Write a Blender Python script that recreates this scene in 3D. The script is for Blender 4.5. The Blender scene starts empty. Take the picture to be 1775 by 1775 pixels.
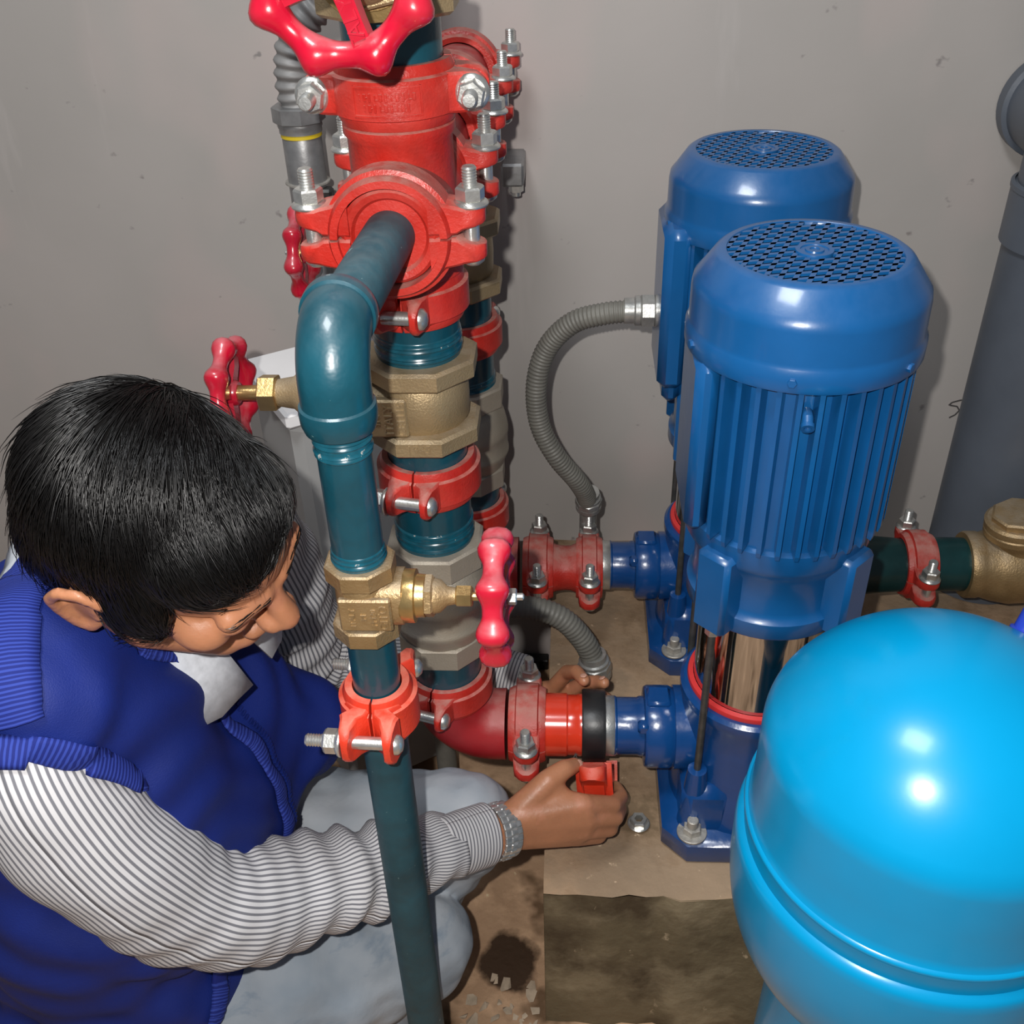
import bpy, bmesh, math, random
import numpy as np
from mathutils import Vector, Matrix
random.seed(7)
rng = np.random.default_rng(7)
sc = bpy.context.scene
COL = sc.collection

# ------------------------------------------------------------------ camera
FLOOR = -0.03
WALL_Y = 1.43
pitch, yaw, roll = math.radians(34.7), math.radians(-4.0), math.radians(-2.0)
_h = Vector((math.sin(yaw), math.cos(yaw), 0)); _r = Vector((math.cos(yaw), -math.sin(yaw), 0))
_f = _h*math.cos(pitch) - Vector((0, 0, 1))*math.sin(pitch)
_u = _r.cross(_f)
_r2 = _r*math.cos(roll) + _u*math.sin(roll); _u2 = -_r*math.sin(roll) + _u*math.cos(roll)
cd = bpy.data.cameras.new('camera'); cam = bpy.data.objects.new('camera', cd); COL.objects.link(cam)
M = Matrix((_r2, _u2, -_f)).transposed().to_4x4(); M.translation = Vector((0, 0, 1.3))
cam.matrix_world = M
cd.sensor_fit = 'HORIZONTAL'; cd.sensor_width = 36.0; cd.lens = 36.0; cd.clip_start = 0.02
sc.camera = cam

# ------------------------------------------------------------------ world, lamps, exposure
w = bpy.data.worlds.new('World'); sc.world = w; w.use_nodes = True
w.node_tree.nodes['Background'].inputs[0].default_value = (0.80, 0.86, 1.0, 1)
w.node_tree.nodes['Background'].inputs[1].default_value = 0.13
def lamp(name, kind, loc, energy, size, col, target=None):
    l = bpy.data.lights.new(name, kind); o = bpy.data.objects.new(name, l); COL.objects.link(o)
    o.location = loc; l.energy = energy; l.color = col
    if kind == 'AREA': l.shape = 'RECTANGLE'; l.size, l.size_y = size
    else: l.shadow_soft_size = size
    if target is not None:
        o.rotation_euler = (Vector(target)-Vector(loc)).to_track_quat('-Z', 'Y').to_euler()
    return o
lamp('phone_flash', 'POINT', (-0.045, -0.005, 1.350), 38.0, 0.007, (1.0, 0.97, 0.93))
lamp('ceiling_lamp', 'AREA', (-0.35, 0.25, 2.45), 19.0, (0.5, 0.35), (0.95, 0.98, 1.0), (0.0, 0.7, 0.2))
vs = sc.view_settings
vs.view_transform = 'Standard'; vs.look = 'None'; vs.gamma = 1.0; vs.use_curve_mapping = False
vs.exposure = 0.08

# ------------------------------------------------------------------ materials
def mat(name, col, rough=0.5, metal=0.0, var=0.0, vscale=30.0, bump=0.0, bscale=200.0, dust=None, dustcol=(0.42, 0.33, 0.30),
        coat=0.0, spots=None, spec=0.5, vcol=None, chip=None):
    m = bpy.data.materials.new(name); m.use_nodes = True
    nt = m.node_tree; N = nt.nodes; L = nt.links; b = N['Principled BSDF']
    b.inputs['Base Color'].default_value = (*col, 1); b.inputs['Roughness'].default_value = rough
    b.inputs['Metallic'].default_value = metal; b.inputs['Specular IOR Level'].default_value = spec
    if coat: b.inputs['Coat Weight'].default_value = coat; b.inputs['Coat Roughness'].default_value = 0.12
    tc = N.new('ShaderNodeTexCoord'); co = tc.outputs['Object']
    out = None
    def noise(scale, detail=4.0, rgh=0.55):
        n = N.new('ShaderNodeTexNoise'); n.inputs['Scale'].default_value = scale; n.inputs['Detail'].default_value = detail
        n.inputs['Roughness'].default_value = rgh; L.new(co, n.inputs['Vector']); return n
    def ramp(sock, a, c):
        r = N.new('ShaderNodeMapRange'); r.inputs[1].default_value = a; r.inputs[2].default_value = c; L.new(sock, r.inputs[0]); return r.outputs[0]
    def mix(fac, a, c):
        x = N.new('ShaderNodeMix'); x.data_type = 'RGBA'
        L.new(fac, x.inputs[0])
        for s, v in ((x.inputs[6], a), (x.inputs[7], c)):
            if isinstance(v, tuple): s.default_value = (*v, 1)
            else: L.new(v, s)
        return x.outputs[2]
    cur = col
    if var:
        n = noise(vscale); c2 = vcol or tuple(max(0, k*(1-var)) for k in col); c1 = tuple(min(1, k*(1+var*0.6)) for k in col)
        cur = mix(ramp(n.outputs[0], 0.3, 0.7), c2, c1)
    if chip:
        n = noise(chip[1], 6.0, 0.6); cur = mix(ramp(n.outputs[0], chip[2], chip[2]+0.02), cur, chip[0])
    if spots:
        n = noise(spots[1], 3.0); cur = mix(ramp(n.outputs[0], spots[2], spots[2]+spots[3]), cur, spots[0])
    if dust:
        g = N.new('ShaderNodeNewGeometry'); sp = N.new('ShaderNodeSeparateXYZ'); L.new(g.outputs['Normal'], sp.inputs[0])
        f = ramp(sp.outputs[2], 0.40, 0.98); n = noise(60.0); f2 = ramp(n.outputs[0], 0.25, 0.6)
        mm = N.new('ShaderNodeMath'); mm.operation = 'MULTIPLY'; L.new(f, mm.inputs[0]); L.new(f2, mm.inputs[1])
        m2 = N.new('ShaderNodeMath'); m2.operation = 'MULTIPLY'; L.new(mm.outputs[0], m2.inputs[0]); m2.inputs[1].default_value = dust
        m3 = N.new('ShaderNodeMath'); m3.operation = 'ADD'; m3.use_clamp = True; L.new(m2.outputs[0], m3.inputs[0])
        n4 = noise(25.0); m4 = N.new('ShaderNodeMath'); m4.operation = 'MULTIPLY'; L.new(ramp(n4.outputs[0], 0.35, 0.75), m4.inputs[0]); m4.inputs[1].default_value = dust*0.14
        L.new(m4.outputs[0], m3.inputs[1])
        cur = mix(m3.outputs[0], cur, dustcol)
        rr = N.new('ShaderNodeMapRange'); rr.inputs[3].default_value = rough; rr.inputs[4].default_value = 0.85
        L.new(m3.outputs[0], rr.inputs[0]); L.new(rr.outputs[0], b.inputs['Roughness'])
    if not isinstance(cur, tuple): L.new(cur, b.inputs['Base Color'])
    if bump:
        n = noise(bscale, 3.0); bp = N.new('ShaderNodeBump'); bp.inputs['Strength'].default_value = bump; bp.inputs['Distance'].default_value = 0.002
        L.new(n.outputs[0], bp.inputs['Height']); L.new(bp.outputs[0], b.inputs['Normal'])
    return m
MT = {}
MT['red'] = mat('red_cast_paint', (0.50, 0.020, 0.012), 0.36, var=0.20, vscale=40, bump=0.25, bscale=350, dust=0.80, dustcol=(0.46, 0.24, 0.20))
MT['orange'] = mat('orange_red_paint', (0.66, 0.036, 0.012), 0.35, var=0.14, bump=0.2, bscale=350, dust=0.75, dustcol=(0.62, 0.20, 0.14))
MT['crimson'] = mat('crimson_fitting_paint', (0.36, 0.009, 0.014), 0.36, var=0.15, vscale=20, bump=0.1, dust=0.55, dustcol=(0.45, 0.22, 0.19))
MT['wheel'] = mat('handwheel_enamel', (0.46, 0.003, 0.022), 0.24, var=0.1, coat=0.5, bump=0.08, bscale=120, chip=((0.55, 0.42, 0.33), 38.0, 0.70), dust=0.5, dustcol=(0.5, 0.2, 0.22))
MT['teal'] = mat('teal_pipe_paint', (0.004, 0.058, 0.085), 0.32, var=0.25, vscale=18, coat=0.3, bump=0.42, bscale=55, chip=((0.12, 0.24, 0.25), 110.0, 0.715), dust=0.25, dustcol=(0.10, 0.13, 0.14))
MT['tealdusty'] = mat('dusty_teal_pipe_paint', (0.008, 0.062, 0.085), 0.55, var=0.35, vscale=26, bump=0.45, bscale=60, chip=((0.16, 0.26, 0.27), 95.0, 0.69), dust=0.35, dustcol=(0.12, 0.15, 0.16))
MT['tealdark'] = mat('dark_green_pipe_paint', (0.004, 0.035, 0.036), 0.3, var=0.25, bump=0.2, bscale=90)
MT['thread'] = mat('painted_thread', (0.006, 0.075, 0.11), 0.25, var=0.3, vscale=90, coat=0.4, chip=((0.35, 0.36, 0.34), 90.0, 0.66))
MT['brass'] = mat('sand_cast_brass', (0.42, 0.31, 0.17), 0.42, 0.55, var=0.14, vscale=25, bump=0.35, bscale=500, dust=0.5, dustcol=(0.44, 0.38, 0.30))
MT['brassy'] = mat('polished_brass', (0.55, 0.38, 0.16), 0.28, 0.85, var=0.15, vscale=60, bump=0.1, bscale=300)
MT['bronzedk'] = mat('dull_bronze', (0.36, 0.24, 0.11), 0.38, 0.6, var=0.25, vscale=25, bump=0.35, bscale=400, dust=0.5, dustcol=(0.36, 0.32, 0.26))
MT['nickel'] = mat('matt_nickel_casting', (0.40, 0.35, 0.275), 0.48, 0.45, var=0.1, vscale=25, bump=0.25, bscale=500, dust=0.6, dustcol=(0.42, 0.38, 0.33))
MT['zinc'] = mat('zinc_plated_steel', (0.66, 0.66, 0.63), 0.32, 0.85, var=0.15, vscale=120, bump=0.1, bscale=500)
MT['zincdull'] = mat('dull_galvanised_steel', (0.45, 0.43, 0.39), 0.5, 0.5, var=0.3, vscale=90, bump=0.3, bscale=300)
MT['steel'] = mat('grey_steel_conduit', (0.30, 0.30, 0.30), 0.42, 0.55, var=0.25, vscale=40, bump=0.1)
MT['watch'] = mat('brushed_watch_steel', (0.58, 0.58, 0.57), 0.36, 0.75, var=0.35, vscale=150)
MT['mirror'] = mat('mirror_stainless', (0.55, 0.55, 0.55), 0.06, 1.0)
MT['rod'] = mat('dark_steel_rod', (0.10, 0.10, 0.095), 0.45, 0.6, var=0.3, vscale=80)
MT['pump'] = mat('pump_blue_enamel', (0.005, 0.088, 0.265), 0.28, var=0.10, vscale=15, coat=0.35, bump=0.1, bscale=60, dust=0.25, dustcol=(0.05, 0.12, 0.28))
MT['pumpcast'] = mat('pump_blue_casting', (0.004, 0.052, 0.20), 0.26, var=0.12, vscale=20, coat=0.4, bump=0.4, bscale=45)
MT['inside'] = mat('painted_fan_shade', (0.006, 0.016, 0.05), 0.6)
MT['seal'] = mat('red_gasket_ring', (0.55, 0.03, 0.03), 0.4)
MT['rubber'] = mat('black_rubber', (0.012, 0.012, 0.013), 0.38, bump=0.15, bscale=80)
MT['tank'] = mat('cyan_tank_enamel', (0.0, 0.265, 0.53), 0.27, var=0.06, vscale=9, coat=0.12, bump=0.04, bscale=40, spec=0.35)
MT['bluecap'] = mat('royal_blue_plastic', (0.02, 0.05, 0.42), 0.3)
MT['pvc'] = mat('dark_grey_pvc', (0.095, 0.11, 0.135), 0.42, var=0.12, vscale=8, bump=0.05)
MT['flex'] = mat('grey_flex_conduit', (0.17, 0.165, 0.145), 0.5, var=0.15, vscale=40)
MT['flexsteel'] = mat('grey_metal_flex_hose', (0.26, 0.255, 0.25), 0.55, 0.2, var=0.2, vscale=40)
MT['fitting'] = mat('zinc_connector', (0.42, 0.42, 0.40), 0.35, 0.6, var=0.25, vscale=70, bump=0.15)
MT['blacksteel'] = mat('black_painted_steel', (0.012, 0.012, 0.012), 0.5, var=0.3, vscale=30)
MT['yellow'] = mat('yellow_band', (0.65, 0.48, 0.02), 0.5)
MT['whitebox'] = mat('white_plastic', (0.85, 0.84, 0.84), 0.45, var=0.04, vscale=10)
MT['greybox'] = mat('light_grey_plastic', (0.34, 0.34, 0.335), 0.5, var=0.06, vscale=8)
MT['ink'] = mat('pencil_mark', (0.06, 0.055, 0.055), 0.8)
MT['pebble'] = mat('pale_mortar', (0.46, 0.36, 0.26), 0.9, var=0.3, vscale=60)

# ------------------------------------------------------------------ mesh helpers
def frame(axis, ref=None):
    z = Vector(axis).normalized()
    r = Vector(ref) if ref is not None else (Vector((1, 0, 0)) if abs(z.x) < 0.9 else Vector((0, 1, 0)))
    x = (r - z*r.dot(z)).normalized(); y = z.cross(x)
    return Matrix((x, y, z)).transposed()
class MB:
    def __init__(s): s.v = []; s.f = []; s.uv = None
    def add(s, verts, faces, m=None, o=(0, 0, 0)):
        n = len(s.v); o = Vector(o)
        for p in verts:
            p = Vector(p); s.v.append(tuple((m @ p if m is not None else p) + o))
        s.f += [tuple(i+n for i in f) for f in faces]; return s
    def lathe(s, prof, o=(0, 0, 0), axis=(0, 0, 1), seg=40, ref=None, phase=0.0, cap=True):
        m = frame(axis, ref); V = []; Fc = []
        for r, t in prof:
            for k in range(seg):
                a = 2*math.pi*k/seg + phase; V.append((r*math.cos(a), r*math.sin(a), t))
        for i in range(len(prof)-1):
            for k in range(seg):
                k2 = (k+1) % seg
                Fc.append((i*seg+k, i*seg+k2, (i+1)*seg+k2, (i+1)*seg+k))
        if cap:
            if prof[0][0] > 1e-6: Fc.append(tuple(range(seg))[::-1])
            if prof[-1][0] > 1e-6: Fc.append(tuple(range((len(prof)-1)*seg, len(prof)*seg)))
        return s.add(V, Fc, m, o)
    def cyl(s, r, a, b, seg=24, ch=0.0):
        a = Vector(a); b = Vector(b); d = (b-a).length
        pr = [(r, 0), (r, d)] if ch <= 0 else [(r-ch, 0), (r, ch), (r, d-ch), (r-ch, d)]
        return s.lathe(pr, a, b-a, seg)
    def hexp(s, r, a, b, n=6, ch=0.0, phase=0.0, ref=None):
        a = Vector(a); b = Vector(b); d = (b-a).length
        pr = [(r, 0), (r, d)] if ch <= 0 else [(r-ch, 0), (r, ch*0.8), (r, d-ch*0.8), (r-ch, d)]
        return s.lathe(pr, a, b-a, n, ref, phase)
    def hull(s, pts):
        bm = bmesh.new()
        for p in pts: bm.verts.new(p)
        bmesh.ops.convex_hull(bm, input=bm.verts)
        bm.verts.ensure_lookup_table(); used = {v for f in bm.faces for v in f.verts}
        idx = {v: i for i, v in enumerate([v for v in bm.verts if v in used])}
        s.add([v.co.copy() for v in bm.verts if v in used], [tuple(idx[v] for v in f.verts) for f in bm.faces]); bm.free(); return s
    def box(s, c, d, ch=0.0, m=None):
        pts = []
        for sx in (-1, 1):
            for sy in (-1, 1):
                for sz in (-1, 1):
                    h = (d[0]/2, d[1]/2, d[2]/2)
                    if ch <= 0: L = [(h[0], h[1], h[2])]
                    else: L = [(h[0]-ch, h[1]-ch, h[2]), (h[0]-ch, h[1], h[2]-ch), (h[0], h[1]-ch, h[2]-ch)]
                    for a in L:
                        p = Vector((a[0]*sx, a[1]*sy, a[2]*sz)); pts.append((m @ p if m is not None else p)+Vector(c))
        return s.hull(pts)
    def loft(s, rings, closed=True, cap=True):
        n = len(rings[0]); V = [p for r in rings for p in r]; Fc = []
        for i in range(len(rings)-1):
            for k in range(n if closed else n-1):
                k2 = (k+1) % n; Fc.append((i*n+k, i*n+k2, (i+1)*n+k2, (i+1)*n+k))
        if cap and closed: Fc.append(tuple(range(n))[::-1]); Fc.append(tuple(range((len(rings)-1)*n, len(rings)*n)))
        return s.add(V, Fc)
    def tube(s, pts, rad, seg=16, cap=True):
        P = [Vector(p) for p in pts]; n = len(P); rad = rad if hasattr(rad, '__len__') else [rad]*n
        T = [(P[min(i+1, n-1)]-P[max(i-1, 0)]).normalized() for i in range(n)]
        x = frame(T[0]).col[0].copy(); rings = []
        for i in range(n):
            x = (x - T[i]*x.dot(T[i])).normalized(); y = T[i].cross(x)
            rings.append([P[i] + (x*math.cos(2*math.pi*k/seg)+y*math.sin(2*math.pi*k/seg))*rad[i] for k in range(seg)])
        return s.loft(rings, True, cap)
    def sphere(s, c, r, seg=16, sy=1, sz=1):
        pr = [(r*math.sin(math.pi*i/10), -r*sz*math.cos(math.pi*i/10)) for i in range(11)]
        pr[0] = (0.0, pr[0][1]); pr[-1] = (0.0, pr[-1][1]); return s.lathe(pr, c, (0, 0, 1), seg, cap=False)
    def mesh(s, name, mt, smooth=35):
        me = bpy.data.meshes.new(name); me.from_pydata([tuple(v) for v in s.v], [], s.f); me.validate(); me.update()
        bm = bmesh.new(); bm.from_mesh(me); bmesh.ops.remove_doubles(bm, verts=bm.verts, dist=1e-6); bmesh.ops.recalc_face_normals(bm, faces=bm.faces)
        bm.to_mesh(me); bm.free()
        if smooth:
            me.polygons.foreach_set('use_smooth', [True]*len(me.polygons)); me.set_sharp_from_angle(angle=math.radians(smooth))
        me.materials.append(mt); return me
def link(name, me, parent=None, m=None):
    o = bpy.data.objects.new(name, me); COL.objects.link(o)
    if parent is not None: o.parent = parent
    if m is not None: o.matrix_local = m
    return o
def part(name, mb, mt, parent=None, smooth=35, label=None):
    o = link(name, mb.mesh(name, MT[mt] if isinstance(mt, str) else mt, smooth), parent)
    if label: o['label'] = label
    return o
def tag(o, label, cat, group=None):
    o['label'] = label; o['category'] = cat
    if group: o['group'] = group
    return o
def thing(name, label, cat, loc=(0, 0, 0), rot=None, group=None):
    o = bpy.data.objects.new(name, None); COL.objects.link(o); o.empty_display_size = 0.02
    m = (rot.to_4x4() if rot is not None else Matrix.Identity(4)); m.translation = Vector(loc); o.matrix_world = m
    return tag(o, label, cat, group)
def single(name, mb, mt, label, cat, loc, group=None, smooth=35):
    # one-mesh thing: geometry given in world space, origin moved to loc
    L = Vector(loc); mb.v = [tuple(Vector(v)-L) for v in mb.v]
    o = part(name, mb, mt, None, smooth); o.location = L
    return tag(o, label, cat, group)
def struct(name, mb, mt, smooth=0):
    o = part(name, mb, mt, None, smooth); o['kind'] = 'structure'; return o
def text_mb(body, size, depth, m, o, align='CENTER'):
    cu = bpy.data.curves.new('t', 'FONT'); cu.body = body; cu.size = size; cu.extrude = depth; cu.align_x = align; cu.align_y = 'CENTER'; cu.resolution_u = 2
    ob = bpy.data.objects.new('t', cu); COL.objects.link(ob)
    dg = bpy.context.evaluated_depsgraph_get(); me = bpy.data.meshes.new_from_object(ob.evaluated_get(dg))
    mb = MB(); mb.add([v.co.copy() for v in me.vertices], [tuple(p.vertices) for p in me.polygons], m, o)
    bpy.data.objects.remove(ob); bpy.data.curves.remove(cu); bpy.data.meshes.remove(me); return mb
def smooth_path(pts, n=12):
    P = [Vector(p) for p in pts]; P = [P[0]*2-P[1]] + P + [P[-1]*2-P[-2]]; out = []
    for i in range(1, len(P)-2):
        for k in range(n):
            t = k/n; a, b, c, d = P[i-1], P[i], P[i+1], P[i+2]
            out.append(0.5*((2*b)+(c-a)*t+(2*a-5*b+4*c-d)*t*t+(3*b-a-3*c+d)*t**3))
    out.append(P[-2]); return out
def resample(path, step):
    P = [Vector(p) for p in path]; out = [P[0]]; acc = 0.0
    for a, b in zip(P, P[1:]):
        d = (b-a).length; t = step-acc
        while t <= d: out.append(a.lerp(b, t/d)); t += step
        acc = (acc+d) % step
    out.append(P[-1]); return out
# ------------------------------------------------------------------ surfaces
def surf(name, layers, rough=0.8, bump=0.3, bscale=60.0, base=(0.3, 0.3, 0.3), spec=0.3):
    # layers: (colour, scale(vec), low, high, detail)
    m = bpy.data.materials.new(name); m.use_nodes = True; nt = m.node_tree; N = nt.nodes; L = nt.links; b = N['Principled BSDF']
    b.inputs['Roughness'].default_value = rough; b.inputs['Specular IOR Level'].default_value = spec
    tc = N.new('ShaderNodeTexCoord'); cur = None
    for i, (c, s, lo, hi, det) in enumerate(layers):
        mp = N.new('ShaderNodeMapping'); mp.inputs['Scale'].default_value = s; mp.inputs['Location'].default_value = (i*3.1, i*1.7, i*2.3)
        L.new(tc.outputs['Object'], mp.inputs[0])
        n = N.new('ShaderNodeTexNoise'); n.inputs['Scale'].default_value = 1.0; n.inputs['Detail'].default_value = det; n.inputs['Roughness'].default_value = 0.6
        L.new(mp.outputs[0], n.inputs['Vector'])
        r = N.new('ShaderNodeMapRange'); r.inputs[1].default_value = lo; r.inputs[2].default_value = hi; L.new(n.outputs[0], r.inputs[0])
        x = N.new('ShaderNodeMix'); x.data_type = 'RGBA'; L.new(r.outputs[0], x.inputs[0])
        if cur is None: x.inputs[6].default_value = (*base, 1)
        else: L.new(cur, x.inputs[6])
        x.inputs[7].default_value = (*c, 1); cur = x.outputs[2]
    L.new(cur, b.inputs['Base Color'])
    n = N.new('ShaderNodeTexNoise'); n.inputs['Scale'].default_value = bscale; n.inputs['Detail'].default_value = 6.0; L.new(tc.outputs['Object'], n.inputs['Vector'])
    bp = N.new('ShaderNodeBump'); bp.inputs['Strength'].default_value = bump; bp.inputs['Distance'].default_value = 0.004
    L.new(n.outputs[0], bp.inputs['Height']); L.new(bp.outputs[0], b.inputs['Normal'])
    return m
MT['wall'] = surf('painted_plaster', [((0.440, 0.407, 0.384), (2.2, 2, 1.5), 0.35, 0.7, 3), ((0.473, 0.401, 0.379), (5, 5, 3), 0.52, 0.75, 2),
    ((0.463, 0.433, 0.411), (14, 14, 2.2), 0.64, 0.80, 4), ((0.243, 0.222, 0.213), (26, 26, 34), 0.70, 0.76, 3)],
    rough=0.6, bump=0.10, bscale=25, base=(0.380, 0.358, 0.336))
MT['floor'] = surf('stained_cement', [((0.386, 0.238, 0.140), (5, 5, 5), 0.35, 0.65, 5), ((0.694, 0.453, 0.281), (12, 12, 12), 0.5, 0.7, 6),
    ((0.141, 0.082, 0.043), (6.5, 6.5, 6), 0.56, 0.66, 4), ((0.800, 0.690, 0.433), (34, 34, 30), 0.66, 0.72, 5)], rough=0.75, bump=0.5, bscale=70, base=(0.515, 0.333, 0.205))
MT['plinth'] = surf('rough_concrete', [((0.371, 0.263, 0.170), (7, 7, 7), 0.4, 0.65, 6), ((0.583, 0.383, 0.234), (4.5, 4.5, 4.5), 0.5, 0.66, 5),
    ((0.177, 0.120, 0.070), (9, 9, 9), 0.50, 0.66, 8), ((0.707, 0.526, 0.354), (60, 60, 40), 0.66, 0.74, 5)], rough=0.8, bump=0.6, bscale=55, base=(0.300, 0.216, 0.142))
MT['plinthface'] = surf('darker_concrete', [((0.143, 0.113, 0.065), (6, 6, 7), 0.35, 0.65, 6), ((0.288, 0.233, 0.146), (10, 10, 12), 0.48, 0.64, 8),
    ((0.077, 0.055, 0.031), (6, 6, 6), 0.50, 0.64, 7), ((0.421, 0.329, 0.216), (45, 45, 30), 0.68, 0.74, 4)], rough=0.7, bump=0.6, bscale=55, base=(0.192, 0.150, 0.089))  # darker concrete tones for the front face than for the top

def stain(m, c, rad, col):
    # spilled-water stain with its own blotchy outline
    nt = m.node_tree; N = nt.nodes; L = nt.links; b_ = N['Principled BSDF']; src = b_.inputs['Base Color'].links[0].from_socket
    tc = N.new('ShaderNodeTexCoord'); mp = N.new('ShaderNodeMapping'); mp.vector_type = 'TEXTURE'; mp.inputs['Location'].default_value = (c[0], c[1], 0); mp.inputs['Scale'].default_value = (rad[0], rad[1], 1e3); L.new(tc.outputs['Object'], mp.inputs[0])
    ln = N.new('ShaderNodeVectorMath'); ln.operation = 'LENGTH'; L.new(mp.outputs[0], ln.inputs[0])
    n = N.new('ShaderNodeTexNoise'); n.inputs['Scale'].default_value = 28.0; n.inputs['Detail'].default_value = 4.0; L.new(tc.outputs['Object'], n.inputs['Vector'])
    ad = N.new('ShaderNodeMath'); ad.operation = 'ADD'; L.new(ln.outputs['Value'], ad.inputs[0]); L.new(n.outputs[0], ad.inputs[1])
    r = N.new('ShaderNodeMapRange'); r.inputs[1].default_value = 1.55; r.inputs[2].default_value = 1.30; L.new(ad.outputs[0], r.inputs[0])
    x = N.new('ShaderNodeMix'); x.data_type = 'RGBA'; L.new(r.outputs[0], x.inputs[0]); L.new(src, x.inputs[6]); x.inputs[7].default_value = (*col, 1); L.new(x.outputs[2], b_.inputs['Base Color'])
stain(MT['floor'], (-0.083, 0.815), (0.040, 0.050), (0.055, 0.030, 0.016))

# floor, walls
b = MB(); b.add([(-2.4, -1.8, FLOOR), (2.6, -1.8, FLOOR), (2.6, WALL_Y, FLOOR), (-2.4, WALL_Y, FLOOR)], [(0, 1, 2, 3)]); struct('floor', b, 'floor')
b = MB(); b.box((0.1, WALL_Y+0.06, 1.25), (5.0, 0.12, 2.6)); wall = struct('wall_back', b, 'wall')
b = MB()
def stroke(pts, wd=0.0022):
    for (x0, z0), (x1, z1) in zip(pts, pts[1:]):
        d = Vector((x1-x0, 0, z1-z0)); n = Vector((-d.z, 0, d.x)).normalized()*wd*0.5
        y = WALL_Y-0.0006
        q = [Vector((x0, y, z0))+n, Vector((x0, y, z0))-n, Vector((x1, y, z1))-n, Vector((x1, y, z1))+n]
        b.add(q+[p+Vector((0, 0.0005, 0)) for p in q], [(0, 1, 2, 3), (7, 6, 5, 4), (0, 4, 5, 1), (1, 5, 6, 2), (2, 6, 7, 3), (3, 7, 4, 0)])
stroke([(0.606, 0.522), (0.600, 0.522), (0.588, 0.518), (0.584, 0.513)]); stroke([(0.586, 0.513), (0.597, 0.511), (0.602, 0.504), (0.597, 0.496), (0.589, 0.491)])
stroke([(0.613, 0.517), (0.618, 0.514), (0.616, 0.508)], 0.0018); stroke([(0.613, 0.501), (0.617, 0.503)], 0.0018)
o = part('pencil_figure', b, 'ink', wall, 0, 'handwritten figure five in pencil on the plaster')

# concrete plinth
def slab(name, x0, x1, y0, y1, z0, z1, mt, parent, nx, nz):
    bm = bmesh.new(); return bm
pl = thing('concrete_plinth', 'low rough concrete plinth carrying the two blue pumps', 'plinth', (0.6, 1.08, FLOOR))
PX0, PY0, PZ = -0.03, 0.731, 0.25
def grid(fn, nu, nv):
    V = [fn(i/nu, j/nv) for i in range(nu+1) for j in range(nv+1)]
    Fc = [(i*(nv+1)+j, (i+1)*(nv+1)+j, (i+1)*(nv+1)+j+1, i*(nv+1)+j+1) for i in range(nu) for j in range(nv)]; return V, Fc
def jag(x): return 0.0025*math.sin(x*61)+0.002*math.sin(x*137+1)+0.0015*math.sin(x*263)
def loc(b, o): L = o.matrix_world.translation; b.v = [tuple(Vector(v)-L) for v in b.v]; return b
b = MB(); V, Fc = grid(lambda u, v: (PX0+u*1.6, PY0+v*(WALL_Y-PY0)+(jag(u*1.6) if v == 0 else 0), PZ+0.0016*math.sin(u*40+v*9)+0.0012*math.sin(v*37)-(0.004 if v == 0 else 0)), 80, 24)
b.add(V, Fc); part('top_slab', loc(b, pl), 'plinth', pl, 60)
b = MB(); V, Fc = grid(lambda u, v: (PX0+u*1.6, PY0+(jag(u*1.6)+0.0008*math.sin(u*90+v*30)), FLOOR+v*(PZ-FLOOR-0.004)), 80, 8)
b.add(V, Fc); part('front_face', loc(b, pl), 'plinthface', pl, 60)
b = MB(); V, Fc = grid(lambda u, v: (PX0, PY0+u*(WALL_Y-PY0), FLOOR+v*(PZ-FLOOR)), 20, 6); b.add(V, Fc); part('side_face', loc(b, pl), 'plinth', pl, 60)

# drain grating along the wall
gr = thing('drain_grating', 'black steel drain grating along the foot of the wall', 'grating', (-0.4, 1.33, FLOOR))
b = MB(); b.box((0, -0.095, 0.012), (0.72, 0.022, 0.024), 0.002); part('frame_bar', b, 'blacksteel', gr)
b = MB(); b.box((0, 0.08, 0.012), (0.72, 0.022, 0.024), 0.002); part('frame_bar', b, 'blacksteel', gr)
b0 = MB(); b0.box((0, 0, 0), (0.007, 0.156, 0.02), 0.001); bme = b0.mesh('cross_bar', MT['blacksteel'])
for k in range(17):
    o = link('cross_bar', bme, gr); o.location = (-0.34+k*0.0425, -0.0075, 0.012)

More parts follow.
